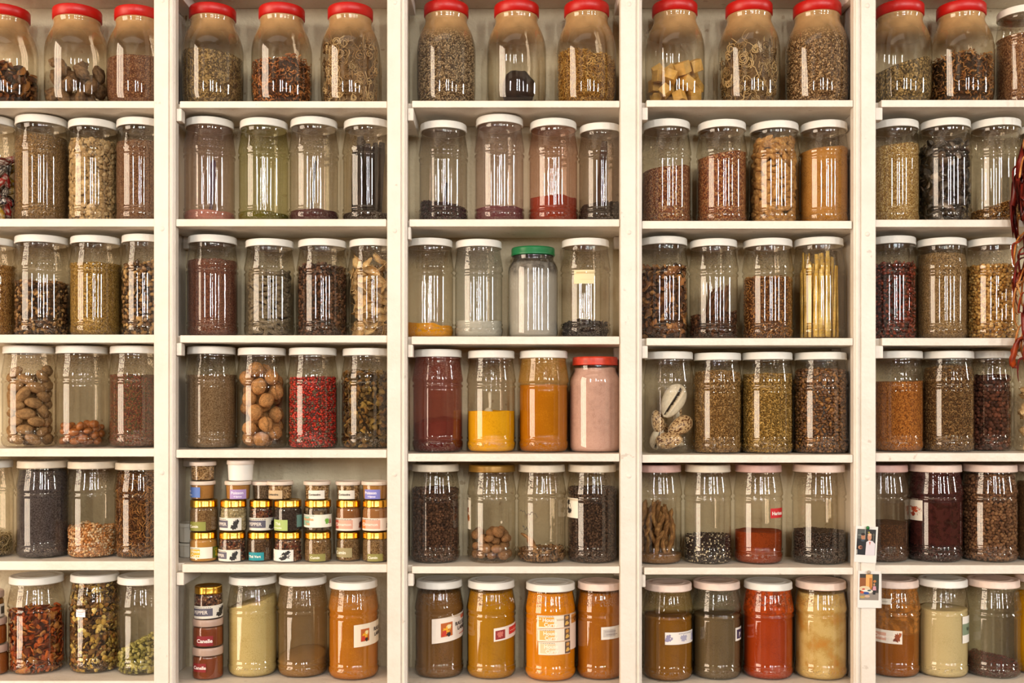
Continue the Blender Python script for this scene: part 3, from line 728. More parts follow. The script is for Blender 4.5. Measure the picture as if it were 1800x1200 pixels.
def tangle(j, h, cols, seed, n=140, rad=.0012, core_col='#7a5e3e'):
    rs = np.random.default_rng(seed); Vs, Fs, Cs = [], [], []; off = 0
    zb = float(j.pz[1]) + .004
    def add(p, r, col):
        nonlocal off
        p = np.array(p); lim = rin(j, p[:, 2], .0035); rad_ = np.hypot(p[:, 0], p[:, 1]); k = np.where(rad_ > lim, lim / rad_, 1); p[:, 0] *= k; p[:, 1] *= k
        p[:, 2] = np.clip(p[:, 2], zb, j.H * .86)
        V, F = tube_t(p, r, 5); Vs.append(V); Fs.append(F + off); Cs.append(np.tile(col, (len(V), 1))); off += len(V)
    for i in range(n):      # curled rosettes of roots against the glass
        a = j.a0 - math.pi / 2 + rs.uniform(-1.9, 1.9); z = rs.uniform(zb, float(h(0, 0)) * .95); Rr = float(rin(j, z, .004)) - rs.uniform(0, .014)
        c0 = np.array([Rr * math.cos(a), Rr * math.sin(a), z]); tx = np.array([-math.sin(a), math.cos(a), 0]); nx = np.array([math.cos(a), math.sin(a), 0])
        turns = rs.uniform(1.2, 2.4); t = np.linspace(0, turns * 2 * math.pi, 34); r0 = rs.uniform(.006, .013); sp = r0 * (1 - t / t[-1] * .7)
        ph = rs.uniform(0, 6.28); wv = rs.normal(size=3) * .12
        p = c0 + np.outer(sp * np.cos(t + ph), tx) + np.outer(sp * np.sin(t + ph), [0, 0, 1]) + np.outer(-.004 * np.sin(t * 1.3 + ph) ** 2 + wv[0] * .01 * t / 6, nx)
        tail = np.stack([p[0] + (tx * rs.uniform(-.01, .01) + np.array([0, 0, rs.uniform(-.01, .03)])) * k for k in (1, .66, .33)])
        add(np.vstack([tail, p]), rad * rs.uniform(.6, 1.2), pal(cols, 1, rs)[0])
    for i in range(10):     # long strands
        a = j.a0 - math.pi / 2 + rs.uniform(-1.3, 1.3); z = np.linspace(zb, float(h(0, 0)) * rs.uniform(.8, 1.22), 26); Rr = j.R * rs.uniform(.55, .9)
        aa = a + .3 * np.cumsum(rs.normal(size=26)) * .35; p = np.stack([Rr * np.cos(aa), Rr * np.sin(aa), z + .002 * rs.normal(size=26)], 1)
        add(p, rad * np.linspace(1.2, .35, 26), pal(cols, 1, rs)[0])
    cv, ct = core(j, lambda x, y: np.maximum(h(x, y) * .9 - .01, .005), shrink=.016); Vs.append(cv); Fs.append(ct + off); Cs.append(np.tile(lin(core_col), (len(cv), 1)))
    return mesh('tangle', np.concatenate(Vs), np.concatenate(Fs), [TINT], True, None, np.concatenate(Cs))
# ------------------------------------------------------------------ jars and what is in them
DUST = '#b08a5c'
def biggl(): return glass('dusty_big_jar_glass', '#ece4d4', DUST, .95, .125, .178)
def where(b, r): return '%s shelf, %s bay' % (ROWN[r], BAYN[b])
def J(b, r, x0, x1, top, shape, lid, cname, desc, spec, gl=None, base=None, Yc=None, seed=None, noun='glass jar'):
    lab = '%s-lidded %s of %s, %s' % (LIDN[lid], noun, desc, where(b, r))
    g = gl or (biggl() if shape is BIG else None)
    j = jar(b, r, x0, x1, top, shape, lid, lab, g, Yc=Yc, base=base)
    fill(j, spec, cname, desc, seed or int(x0 + 97 * r + 1300))
    return j
def fill(j, spec, cname, desc, seed):
    if not spec: return
    k, cols, lv = spec[0], spec[1], spec[2]; o = spec[3] if len(spec) > 3 else {}
    lvl = pyz(j, lv); px = S
    h = hfun(j, lvl, o.get('slope', 0) * px, o.get('mound', 0) * px, o.get('rough', 1) * px, seed, o.get('ysl', 0) * px)
    lab = '%s inside a jar, %s' % (desc, where(j.bay, j.row)); cat = o.get('cat', 'spice')
    if k == 'powder': put(j, cname, solid(j, h, powdermat(cols, o.get('scale', 900), o.get('patch', .3))), lab, cat)
    elif k == 'seed': put(j, cname, solid(j, h, seedmat(cols, o.get('scale', 520), o.get('stretch', 1.6))), lab, cat)
    elif k == 'tangle': put(j, cname, tangle(j, h, cols, seed), lab, cat)
    else: put(j, cname, grains(j, h, k, o.get('size', 2) * px, cols, seed, o.get('flat', .6), o.get('pack', .9), o.get('layers', 2), corecol=o.get('core'), shiny=o.get('shiny', False), arc=o.get('arc', 2.2)), lab, cat)
def film(c, amt, tint='#e6e2d6', z0=-.2, z1=-.1, cling=0.0): return glass('dusted_jar_glass', tint, c, amt, z0, z1, (.152, .19, .022), cling)
T, B, G_ = TALL, BIG, WIDE
RSEED = ['#7c5a3e', '#9a7047', '#5b3a28', '#b58a5c', '#6a3d28']
# --- top shelf
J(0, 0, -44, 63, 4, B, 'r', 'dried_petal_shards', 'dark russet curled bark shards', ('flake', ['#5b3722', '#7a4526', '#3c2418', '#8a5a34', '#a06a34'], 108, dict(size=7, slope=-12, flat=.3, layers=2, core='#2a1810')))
j = J(0, 0, 82, 190, 4, B, 'r', 'resin_root', 'large dark gnarled root chunks', None)
P = drop_pack(j, 26, .0165, 3, pyz(j, 86)); pieces(j, 'root_chunk', [chunk_mesh(s, .0165, ['#8a6c4c', '#4a3626'], rough=.3) for s in range(4)], P, 'gnarled dark brown root chunk in red-lidded jar, top shelf, first bay', 'root', 'root chunks in the big jar', np.random.default_rng(2), base=.93)
J(0, 0, 204, 311, 6, B, 'r', 'brown_seeds', 'fine red-brown seeds half full', ('seed', ['#704630', '#84593e', '#563424', '#a07854', '#643c2a'], 98, dict(scale=480, stretch=1.8)))
J(1, 0, 321, 427, 2, B, 'r', 'crushed_herb', 'coarse olive-brown crushed herb in sloping heap', ('seed', ['#6a5638', '#8c744a', '#4c3d2a', '#a88e60', '#5c4833'], 88, dict(scale=330, stretch=1.9, slope=-6, mound=8)))
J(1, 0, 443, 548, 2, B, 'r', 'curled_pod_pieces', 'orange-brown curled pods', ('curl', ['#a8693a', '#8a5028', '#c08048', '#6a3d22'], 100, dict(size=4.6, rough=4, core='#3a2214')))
J(1, 0, 564, 668, 2, B, 'r', 'root_tangle', 'tangled pale brown curly roots', ('tangle', ['#b39468', '#9c7b50', '#c8ad80', '#7c5f3e'], 58, {}))
J(2, 0, 733, 836, -3, B, 'r', 'mottled_seeds', 'mottled grey-tan round seeds nearly full', ('low', ['#8a7558', '#a89070', '#4a3a2c', '#6a543e', '#b8a17e'], 52, dict(size=1.5, mound=5, core='#4a3a2c')))
j = J(2, 0, 856, 960, -3, B, 'r', 'x', 'one round black lump', None)
o = obj('black_resin_lump', chunk_mesh(9, .0375, ['#2a1c18', '#120c0a'], (.95, .95, 1.1), .10, 1.2), None, (j.X + .004, j.Y + .006, j.z0 + .0458)); tag(o, 'round glossy black resin lump lying in near-empty jar, top shelf, third bay', 'resin')
P = [(-.034, -.012, .008), (.036, -.014, .009), (.038, .0, .018)]
pieces(j, 'resin_crumb', [chunk_mesh(11, .0055, ['#2a1c18', '#120c0a'])], P, 'small black crumb beside the round lump, top shelf, third bay', 'resin', 'crumbs by the black lump', np.random.default_rng(1))
J(2, 0, 979, 1083, -4, B, 'r', 'chopped_straw', 'chopped golden straw-like stems', ('shred', ['#c89a4c', '#dab266', '#a87a34', '#8c6028'], 90, dict(size=4.2, slope=-8, pack=.42, rough=3, core='#6a4620')))
j = J(3, 0, 1134, 1238, -5, B, 'r', 'x', 'square amber resin cubes', None)
P = drop_pack(j, 28, .0152, 8, pyz(j, 86)); pieces(j, 'amber_cube', [cube_mesh(s, .0238) for s in range(4)], P, 'dusty yellow amber resin cube in red-lidded jar, top shelf, fourth bay', 'resin', 'amber cubes in the big jar', np.random.default_rng(5), 'any', .06)
J(3, 0, 1263, 1370, -5, B, 'r', 'root_tangle', 'knotted grey-brown wiry roots', ('tangle', ['#a48a64', '#8c7048', '#c4a878', '#6c5236'], 70, {}))
J(3, 0, 1383, 1491, -5, B, 'r', 'cracked_seeds', 'pale tan cracked husks filled high', ('chip', ['#b3936a', '#8c6c48', '#caa980', '#6c4e34', '#a0805a'], 50, dict(size=2.2, mound=4, core='#5a4028')))
J(4, 0, 1528, 1635, -3, B, 'r', 'crushed_herb', 'dark green-brown flaky herb rising to one side', ('seed', ['#5a4c30', '#8a744a', '#3c3020', '#b09460', '#6e5a3a'], 108, dict(scale=300, stretch=1.8, slope=16)))
J(4, 0, 1634, 1742, -3, B, 'r', 'broken_pod_pieces', 'brown broken star-shaped pods', ('curl', ['#9a6a3a', '#7c4e28', '#b4834c', '#5c3a20'], 92, dict(size=4.4, rough=4, core='#33200f')))
J(4, 0, 1753, 1845, 5, T, 'w', 'brown_seeds', 'reddish brown fine flaky seeds', ('seed', ['#7c5034', '#9a6c48', '#5c3826', '#b48a60'], 58, dict(scale=420, stretch=2)))
# --- second shelf
j = J(0, 1, -60, 27, 200, T, 'w', 'x', 'foil-wrapped sweets in black, red and gold', None)
def sweet_mesh(i, c):
    V, F = ico(3); V = V * [.019, .0085, .0085]; V[:, 1] *= 1 + .9 * np.clip(np.abs(V[:, 0]) / .019 - .75, 0, 1) * 3 * .4
    cc = np.tile(lin(c), (len(V), 1)); m = np.abs(np.sin(V[:, 0] * 420 + V[:, 1] * 300)) > .93; cc[m] = lin('#d8cfc4')
    return mesh('sweet', V, F, [tintmat('foil_wrapper', .25, .6, .05)], True, None, cc)
P = drop_pack(j, 90, .0105, 12, pyz(j, 262)); pieces(j, 'wrapped_sweet', [sweet_mesh(i, c) for i, c in enumerate(['#14131a', '#a01a1c', '#1a1826', '#c49a1c', '#5c1014', '#101018'])], P, 'small foil-wrapped sweet with pale stripes in jar, second shelf, first bay', 'sweet', 'wrapped sweets in the jar', np.random.default_rng(4))
J(0, 1, 25, 117, 199, T, 'w', 'cumin_like_seeds', 'dull olive-brown fine seeds', ('seed', ['#8c6c40', '#6e5434', '#a8875a', '#5a4630'], 236, dict(scale=520, stretch=2.4)))
J(0, 1, 118, 206, 206, T, 'w', 'split_beans', 'flat cream lentil-like beans', ('lens', ['#b89c70', '#c8ae82', '#9c8058', '#ac9064'], 244, dict(size=3.9, flat=.7, pack=.8, core='#6a5236')), seed=5)
J(0, 1, 201, 290, 204, T, 'w', 'brown_seeds', 'deep reddish brown fine seeds', ('seed', ['#74503a', '#86624a', '#583a2a', '#9a7658'], 246, dict(scale=560, stretch=2)))
j = J(1, 1, 324, 413, 203, T, 'w', 'pink_clay_powder', 'a thin layer of dusty pink powder', ('powder', ['#b8796a', '#c98a7c', '#a0675a'], 369, dict(cat='powder')), film('#b08a7a', .10, '#e2d3c8'))
def spoon(j, z, lean, hl, col, label, name='spoon', wide=.004, dy=.0, dx=0.0):
    """long handled spoon leaning inside the jar; bowl down in the contents"""
    t = np.linspace(0, 1, 14); x = dx + lean * (t - .3) * hl; y = dy + .012 * (t - .5); zz = z + t * hl
    x = x + .0015 * np.sin(t * 5)
    r = wide * (.55 + .45 * t); r[-1] *= .6; r[:2] *= 1.0
    V, F = tube_t(np.stack([x, y, zz], 1), r, 10); V[:, 1] = (V[:, 1] - y.mean()) * .55 + y.mean()
    m = plain(name + col, col, .35, vary=.1)
    root = tag(empty('spoon', (j.X, j.Y, j.z0)), label, 'spoon')
    obj('handle', mesh('handle', V, F, [m]), root)
    bv, bf = ico(3); bv = bv * [.011, .006, .015] + [x[0], y[0], z - .003]; bv[:, 1] += 6 * (bv[:, 0] - x[0]) ** 2 * 8
    obj('bowl', mesh('bowl', bv, bf, [m]), root)
spoon(j, .022, .06, .115, '#3f2f4e', 'dull purple spoon standing in the pink powder, second shelf, second bay', wide=.0062, dx=.004)
j = J(1, 1, 420, 508, 205, T, 'w', 'olive_powder', 'a little dark olive powder', ('powder', ['#4d4a1a', '#6a6424', '#37351a'], 371, dict(cat='powder', slope=-2)), film('#8a8440', .09, '#e4e0bc'))
j = J(1, 1, 508, 595, 203, T, 'w', 'maroon_powder', 'a little dark maroon powder', ('powder', ['#3a1a20', '#55262c', '#2a1216'], 368, dict(cat='powder')), film('#9a8878', .05, '#e4dcd0'))
spoon(j, .018, .10, .118, '#15120f', 'thin black spoon leaning in the maroon powder, second shelf, second bay', wide=.0032, dx=-.004)
j = J(1, 1, 602, 691, 205, T, 'w', 'dark_crumbs', 'tall black sticks', ('powder', ['#2a221e', '#3a302a', '#181412'], 372, dict(cat='crumbs')))
for i in range(13):
    a = i * 2.4; rr = .008 + .030 * ((i * 7) % 13) / 13; L_ = .150 + .02 * R.random()
    o = obj('black_stick', stick_mesh(i, L_, .013 + .006 * R.random(), .006, ['#2c2522', '#1a1614', '#3a302b']), None, (j.X + rr * math.cos(a), j.Y + rr * math.sin(a), j.z0 + .010))
    o.rotation_euler = (R.uniform(-.05, .05), R.uniform(-.05, .05), a + 1.57)
    tag(o, 'flat black dried stick standing upright in jar, second shelf, second bay', 'stick', 'black sticks in the jar')
j = J(2, 1, 736, 823, 210, T, 'w', 'purple_crystals', 'a low heap of dark purple crystals', ('chip', ['#2a1420', '#3a1c2a', '#1c0e16', '#4a2432'], 357, dict(size=2.0, slope=-7, mound=4, cat='crystals', core='#1c0e16')), film('#8a7a68', .06, '#e2dcd0'))
spoon(j, .030, .14, .060, '#2c2622', 'short dark spoon stuck in the purple crystals, second shelf, third bay', wide=.0034, dx=.002)
J(2, 1, 834, 922, 199, T, 'w', 'plum_powder', 'a shallow layer of plum powder', ('powder', ['#5a2c34', '#6e3a40', '#42202a'], 362, dict(cat='powder')), film('#a88a80', .07, '#e6d8d0'))
J(2, 1, 929, 1016, 206, T, 'w', 'crimson_powder', 'crimson powder a fifth full', ('powder', ['#7c2a1a', '#943a22', '#561a12'], 345, dict(cat='powder', mound=5, rough=2)), film('#a0604c', .06, '#ecd2c4'))
j = J(2, 1, 1013, 1101, 214, T, 'w', 'black_chips', 'black chips with a wooden stirrer', ('chip', ['#1c1618', '#2a2024', '#120e10'], 358, dict(size=3, slope=6, mound=5, rough=2, cat='crumbs', core='#100c0c')), film('#7c6a58', .12, '#d8cfc2'))
o = obj('wooden_stirrer', stick_mesh(77, .155, .014, .006, ['#4a2c1e', '#3c2218'], wob=0.01), None, (j.X - .006, j.Y - .006, j.z0 + .02)); o.rotation_euler = (0, .09, 0)
tag(o, 'flat dark wooden stirrer upright in the black chips, second shelf, third bay', 'stirrer')
J(3, 1, 1127, 1215, 207, T, 'w', 'rust_seeds', 'rust-brown chaffy seeds up to one half', ('seed', ['#8a5034', '#6e3c28', '#a8714c', '#5a3022', '#c09a6c'], 292, dict(scale=400, stretch=2.2, slope=5)))
J(3, 1, 1224, 1313, 208, T, 'w', 'rust_seeds', 'rust-brown chaffy seeds up to the shoulder', ('seed', ['#8a4c2e', '#6e3824', '#a86c42', '#5a2e1e', '#bc9060'], 268, dict(scale=380, stretch=2.2, slope=6)))
j = J(3, 1, 1316, 1405, 210, T, 'w', 'x', 'knobbly dried turmeric fingers', None)
def put_long(j, name, protos, n, r, seed, ztop, label, cat, group, tilt=.45, base=1, kcol=('#8a6a44', '#6c5032')):
    rs = np.random.default_rng(seed); hollow = n >= 60 and j.R - 2.1 * r > .012
    P = drop_pack(j, n, r, seed, ztop, hollow=hollow)
    if hollow:      # the middle of the heap, seen only through the gaps between the outer pieces
        cols = kcol
        j2 = Jar(); j2.__dict__.update(j.__dict__); j2.pr = np.maximum(j.pr - 2.2 * r, .004)
        put(j, name + 's', grains(j2, hfun(j2, ztop - 2.2 * r), 'rice', r * .55, cols, seed, .3, .7, 1, arc=2.2), 'inner heap of ' + label.split(' in ')[0] + 's, %s' % where(j.bay, j.row), cat)
    for i, p in enumerate(P):
        o = bpy.data.objects.new(name, protos[i % len(protos)]); COL.objects.link(o)
        rad = math.hypot(p[0], p[1]); a = math.atan2(p[1], p[0]) + math.pi / 2 if rad > j.R * .4 else rs.uniform(0, 6.28)
        o.location = (j.X + p[0] * .93, j.Y + p[1] * .93, j.z0 + p[2]); q = Matrix.Rotation(a, 4, 'Z') @ Matrix.Rotation(rs.normal() * tilt, 4, 'Y') @ Matrix.Rotation(rs.uniform(0, 6.28), 4, 'X')
        o.rotation_euler = q.to_euler(); s = base * rs.uniform(.85, 1.15); o.scale = (s, s, s); tag(o, label, cat, group)
put_long(j, 'turmeric_finger', [finger_mesh(s, .036, .0068, ['#b0824a', '#c69a5c', '#96693a']) for s in range(6)], 150, .0085, 4, pyz(j, 236), 'knobbly tan turmeric finger in jar, second shelf, fourth bay', 'root', 'turmeric fingers in the jar', .7)
J(3, 1, 1404, 1493, 209, T, 'w', 'golden_meal', 'golden brown coarse meal', ('powder', ['#8a5c28', '#a87434', '#c08c48', '#74481e'], 258, dict(scale=500, patch=.45, slope=4)))
J(4, 1, 1528, 1615, 207, T, 'w', 'cream_seeds', 'creamy golden tiny seeds', ('seed', ['#c4a468', '#a07c44', '#dcc48c', '#8a6230', '#b8924e'], 252, dict(scale=480, stretch=1.2, slope=4)))
J(4, 1, 1613, 1703, 205, T, 'w', 'silvery_shards', 'crumpled silvery black shards', ('flake', ['#2a2624', '#4a4440', '#1a1716', '#8a7f74', '#5a4a3e'], 248, dict(size=8, flat=.25, shiny=True, core='#141210', cat='mineral')))
J(4, 1, 1702, 1790, 205, T, 'w', 'straw_seeds', 'straw-brown seeds in a low slope', ('rice', ['#a8793e', '#8a5e2c', '#c49a5c', '#6c4820'], 357, dict(size=2.6, slope=13, pack=.62, core='#5a3c1c')))
J(4, 1, 1788, 1876, 213, T, 'w', 'striped_leaves', 'dark striped leaves mostly hidden by chillies', ('flake', ['#2c2a30', '#6a5c50', '#3c302a', '#8a7c68'], 250, dict(size=9, core='#1c1815')))
# --- third shelf
J(0, 2, -64, 26, 415, T, 'w', 'amber_seeds', 'amber-brown small seeds', ('seed', ['#9a6a30', '#b88444', '#74491f', '#c89a58'], 464, dict(scale=420, stretch=1.5)))
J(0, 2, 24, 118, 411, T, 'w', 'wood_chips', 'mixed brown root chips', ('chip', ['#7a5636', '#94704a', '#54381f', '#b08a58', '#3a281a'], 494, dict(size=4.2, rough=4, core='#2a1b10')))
J(0, 2, 124, 213, 412, T, 'w', 'golden_cumin', 'golden needle-like seeds', ('seed', ['#a8843c', '#8a6a2c', '#c4a258', '#6a4e20'], 461, dict(scale=400, stretch=3.2)))
J(0, 2, 211, 299, 410, T, 'w', 'wood_chips', 'pale and dark angular bark bits', ('chip', ['#8c6a44', '#6a4c30', '#ab8655', '#3c2c1f', '#c4a06a'], 462, dict(size=4.6, rough=3, core='#2a1b10')))
J(1, 2, 329, 418, 411, T, 'w', 'fine_brown_seeds', 'fine dark reddish seeds to the shoulder', ('seed', ['#6e4030', '#835040', '#54302a', '#95664f'], 455, dict(scale=640, stretch=1.4)))
j = J(1, 2, 430, 518, 418, T, 'w', 'x', 'long grey-green cardamom pods', None)
put_long(j, 'grey_pod', [finger_mesh(s + 20, .030, .0046, ['#6e6450', '#847862', '#584e3e'], knob=.1) for s in range(5)], 190, .0066, 14, pyz(j, 468), 'slim grey-green dried pod in jar, third shelf, second bay', 'pod', 'grey pods in the jar', .6, kcol=('#3e3628', '#2e281e'))  # dark kcol puts the shade between outer pods into the inner heap
J(1, 2, 522, 611, 418, T, 'w', 'dark_berries', 'dark brown knobbly dried buds', ('chip', ['#4a3022', '#5e3e2a', '#33211a', '#74503a'], 466, dict(size=3.6, rough=3, core='#1f130d')))
j = J(1, 2, 610, 698, 418, T, 'w', 'x', 'pale tan curled root slices', None)
put_long(j, 'root_slice', [leafslice_mesh(s, .0165, ['#cfae78', '#ba9560', '#dcc08c']) for s in range(6)], 130, .0098, 21, pyz(j, 448), 'pale tan curled dried root slice in jar, third shelf, second bay', 'root slice', 'root slices in the jar', .8, kcol=('#b8935c', '#a07c4a'))
J(2, 2, 713, 798, 417, T, 'w', 'yellow_powder', 'a thin layer of bright turmeric', ('powder', ['#d8900c', '#e8a41c', '#b8740a'], 569, dict(cat='powder', slope=-4, rough=2)))
J(2, 2, 797, 883, 419, T, 'w', 'white_powder', 'a little greyish white powder', ('powder', ['#b4b0a4', '#c8c4b8', '#a09c90'], 563, dict(cat='powder')), film('#b8b4a8', .08, '#e4e4dc'))
J(2, 2, 893, 981, 431, G_, 'g', 'white_powder', 'packed pale grey powder', ('powder', ['#bcb6ac', '#aca69c', '#cac4ba'], 458, dict(cat='powder', patch=.4)), glass('smudged_jar_glass', '#dfe0da', '#3c3836', .75, .118, .15, None, .6))
j = J(2, 2, 985, 1073, 417, T, 'w', 'black_chunks', 'a few glossy black chunks', ('chip', ['#1c1416', '#2c2024', '#0f0b0c'], 568, dict(size=4, mound=5, rough=3, slope=2, shiny=True, cat='resin', core='#0f0b0c')))
jlab = j
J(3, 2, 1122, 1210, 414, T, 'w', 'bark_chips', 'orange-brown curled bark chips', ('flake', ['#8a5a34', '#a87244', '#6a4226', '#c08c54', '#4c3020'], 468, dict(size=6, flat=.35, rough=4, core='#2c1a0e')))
j = J(3, 2, 1209, 1296, 418, T, 'w', 'bark_crumbs', 'dark cinnamon-brown twigs', ('chip', ['#4c2c1c', '#5e3a24', '#331d12'], 552, dict(size=3.4, slope=4, rough=3, core='#20120a')))
for i in range(24):
    L_ = R.uniform(.06, .09) if i else .092
    a = R.uniform(0, 6.28); rr = R.uniform(.004, .024)
    o = obj('dried_twig', finger_mesh(i + 40, L_, R.uniform(.0028, .0042), ['#5c3a24', '#44281a', '#6e4a30'], 12, .12), None, (j.X + (rr * math.cos(a) if i else .006), j.Y + (rr * math.sin(a) if i else -.014), j.z0 + (.034 + L_ * .46 if i else .082)))
    tl = .55 if i == 0 else R.uniform(.1, .55); o.rotation_euler = (R.uniform(-.2, .2), -math.pi / 2 + tl, 0)
    if i == 0: tag(o, 'longest dark twig leaning above the others in jar, third shelf, fourth bay', 'twig')
    else: tag(o, 'short dark brown dried twig in jar, third shelf, fourth bay', 'twig', 'short twigs in the jar')
J(3, 2, 1305, 1394, 417, T, 'w', 'curved_seeds', 'golden-brown curved seeds', ('curl', ['#a8703a', '#8a5628', '#c08c50', '#6a3f1e'], 486, dict(size=2.6, core='#4a2c14')))
j = J(3, 2, 1393, 1482, 415, T, 'w', 'x', 'upright yellow wooden sticks', None)
for i in range(64):
    a = i * 2.39996; rr = .0405 * math.sqrt((i + .5) / 64); L_ = R.uniform(.145, .178) if rr < .034 else R.uniform(.135, .155)
    o = obj('yellow_stick', stick_mesh(i, L_, R.uniform(.0055, .0090), .0026, ['#dcb860', '#c8a24a', '#e8cc7c'], wob=.012), None, (j.X + rr * math.cos(a), j.Y + rr * math.sin(a), j.z0 + .005))
    o.rotation_euler = (R.uniform(-.02, .02), R.uniform(-.03, .03), a + 1.57)
    tag(o, 'straight pale yellow stick standing in jar, third shelf, fourth bay', 'stick', 'yellow sticks in the jar')
J(4, 2, 1524, 1610, 413, T, 'w', 'dark_red_fruits', 'crinkled dark red fruits', ('chip', ['#5c1c14', '#7a2a1a', '#3c120e', '#8f3c22'], 462, dict(size=4, flat=.2, shiny=True, core='#220a08')))
J(4, 2, 1609, 1697, 416, T, 'w', 'cumin_seeds', 'grey-tan cumin filled high', ('seed', ['#9a7c50', '#806440', '#b0946a', '#665032'], 444, dict(scale=440, stretch=3)))
J(4, 2, 1697, 1787, 416, T, 'w', 'round_seeds', 'round yellow coriander-like seeds', ('ball', ['#c49a54', '#b08444', '#d4ae6c', '#9a6e34'], 466, dict(size=2.9, core='#5a3e1c')))
# --- fourth shelf
j = J(0, 3, 6, 98, 607, T, 'w', 'x', 'large wrinkled brown nutmeg-like seeds', None)
pr = [nut_mesh(s, .0125, 1.45, ['#b08c60', '#7c5c3c'], .10, 3, streak=1) for s in range(4)]
put_long(j, 'wrinkled_nut', pr, 90, .0136, 6, pyz(j, 636), 'large wrinkled oval brown nut in jar, fourth shelf, first bay', 'nut', 'wrinkled nuts in the jar', .5)
j = J(0, 3, 97, 189, 607, T, 'w', 'x', 'glossy argan-like nuts, a quarter full', None)
pr = [nut_mesh(s + 9, .0082, 1.25, ['#b4703a', '#8a4e22'], .03, 2, SHINY) for s in range(4)]
put_long(j, 'smooth_nut', pr, 58, .0095, 7, pyz(j, 737), 'smooth glossy chestnut-brown nut in jar, fourth shelf, first bay', 'nut', 'smooth nuts in the jar', .5)
J(0, 3, 193, 286, 607, T, 'w', 'mixed_pepper_flakes', 'fine flecks of red, green and brown', ('seed', ['#7a4034', '#6a5a3a', '#54302a', '#8f5c40', '#4a4a34'], 658, dict(scale=430, stretch=2.4)))
J(1, 3, 328, 416, 608, T, 'w', 'fine_tan_seeds', 'very fine grey-tan seeds', ('seed', ['#9a8060', '#84694c', '#ac9474', '#6e563c'], 658, dict(scale=800, stretch=1.2)))
j = J(1, 3, 416, 504, 610, T, 'w', 'x', 'whole walnuts', None)
P = drop_pack(j, 44, .0162, 11, pyz(j, 632)); pieces(j, 'walnut', [walnut_mesh(s) for s in range(5)], P, 'whole walnut in its shell inside jar, fourth shelf, second bay', 'walnut', 'walnuts in the jar', np.random.default_rng(3), 'any', .04)
J(1, 3, 506, 594, 610, T, 'w', 'pink_peppercorns', 'bright red pink peppercorns', ('low', ['#c2281e', '#a81c18', '#d43a28', '#5a2018', '#8c1c18', '#6e5a48'], 664, dict(size=2.3, core='#4a100c', shiny=True, slope=1)))
J(1, 3, 600, 688, 611, T, 'w', 'dried_leaves', 'olive-brown curled dried leaves', ('flake', ['#7c6034', '#64502c', '#94783c', '#4c3c22', '#86602e'], 656, dict(size=5.4, flat=.3, rough=3, core='#2c2110')))
J(2, 3, 725, 814, 613, T, 'w', 'dark_red_powder', 'wine-red powder in red-filmed glass', ('powder', ['#54181c', '#6a2424', '#3c1014'], 742, dict(cat='powder', mound=9, slope=4, rough=2)), film('#8a4438', .35, '#c99c90', .02, .03))
j = J(2, 3, 820, 907, 615, T, 'w', 'yellow_powder', 'bright yellow turmeric, half full', ('powder', ['#e0a008', '#ecb018', '#cc8c04'], 722, dict(cat='powder')))
spoon(j, .080, .12, .045, '#c4bba8', 'small pale metal spoon standing in the yellow turmeric, fourth shelf, third bay', wide=.0042, dx=-.004, dy=-.02)
J(2, 3, 911, 1000, 615, T, 'w', 'ochre_powder', 'deep orange ochre powder', ('powder', ['#bc780a', '#ac6a08', '#cc8816'], 676, dict(cat='powder')), film('#b8883c', .45, '#e4d4b0', .135, .145))
J(2, 3, 1000, 1091, 626, G_, 'o', 'pink_powder', 'caked pale pink powder', ('powder', ['#cfa896', '#dab8a8', '#c09482'], 646, dict(cat='powder', patch=.15)), glass('streaked_jar_glass', '#efe4de', '#5a3a36', .10, .03, .05, None, .8))
j = J(3, 3, 1131, 1220, 617, T, 'w', 'x', 'spotted cowrie shells', None)
for i, (dx, dy, dz, sc, e) in enumerate([(.006, -.018, .108, 1.28, (-math.pi / 2 - .12, -1.05, 0.25)), (.022, -.012, .056, 1.0, (1.5, -.5, .3)), (-.002, -.018, .026, .95, (-1.25, 0.1, 2.9)), (-.024, -.004, .066, .8, (1.6, 1.3, .5)), (-.022, .006, .030, .85, (.4, 1.2, 2)), (.018, .018, .085, .85, (.8, 1.4, 1)), (.018, .014, .022, .8, (0.2, .3, 1)), (-.012, .02, .05, .8, (2.2, .4, 1))]):
    o = obj('cowrie_shell', cowrie_mesh(i), None, (j.X + dx, j.Y + dy, j.z0 + dz)); o.scale = (sc,) * 3; o.rotation_euler = e
    tag(o, ['largest cowrie, its toothed white opening facing out, on the shell heap', 'spotted cowrie on its side just below the large open one', 'dark speckled round cowrie at the foot of the shell jar', 'small cream cowrie peeping out beside the large open one'][i] if i < 4 else 'spotted cowrie half hidden behind others in the shell jar, fourth shelf', 'shell', None if i < 4 else 'hidden cowries')
J(3, 3, 1214, 1301, 619, T, 'w', 'cumin_seeds', 'golden brown cumin with pale husk atop', ('rice', ['#a8824c', '#8c6a3a', '#bf9c66', '#745228'], 656, dict(size=2.2, pack=.6, mound=5, core='#6a4e2c')))
J(3, 3, 1299, 1391, 618, T, 'w', 'fennel_seeds', 'yellow-green fennel seeds', ('rice', ['#b8944c', '#9c7c3c', '#ccaa64', '#846428'], 658, dict(size=2.7, pack=.58, core='#6e5428')))
J(3, 3, 1391, 1486, 618, T, 'w', 'coffee_coloured_beans', 'shiny brown oval beans', ('bean', ['#7a5434', '#8f6640', '#5c3c26', '#9a6c38', '#6c4a34'], 652, dict(size=3.2, flat=.3, shiny=True, core='#2a1a10', mound=3)))
J(4, 3, 1534, 1622, 616, T, 'w', 'orange_seeds', 'burnt orange fine seeds', ('seed', ['#9c5a1e', '#b06c28', '#7c4416', '#c48038'], 670, dict(scale=420, stretch=2)))
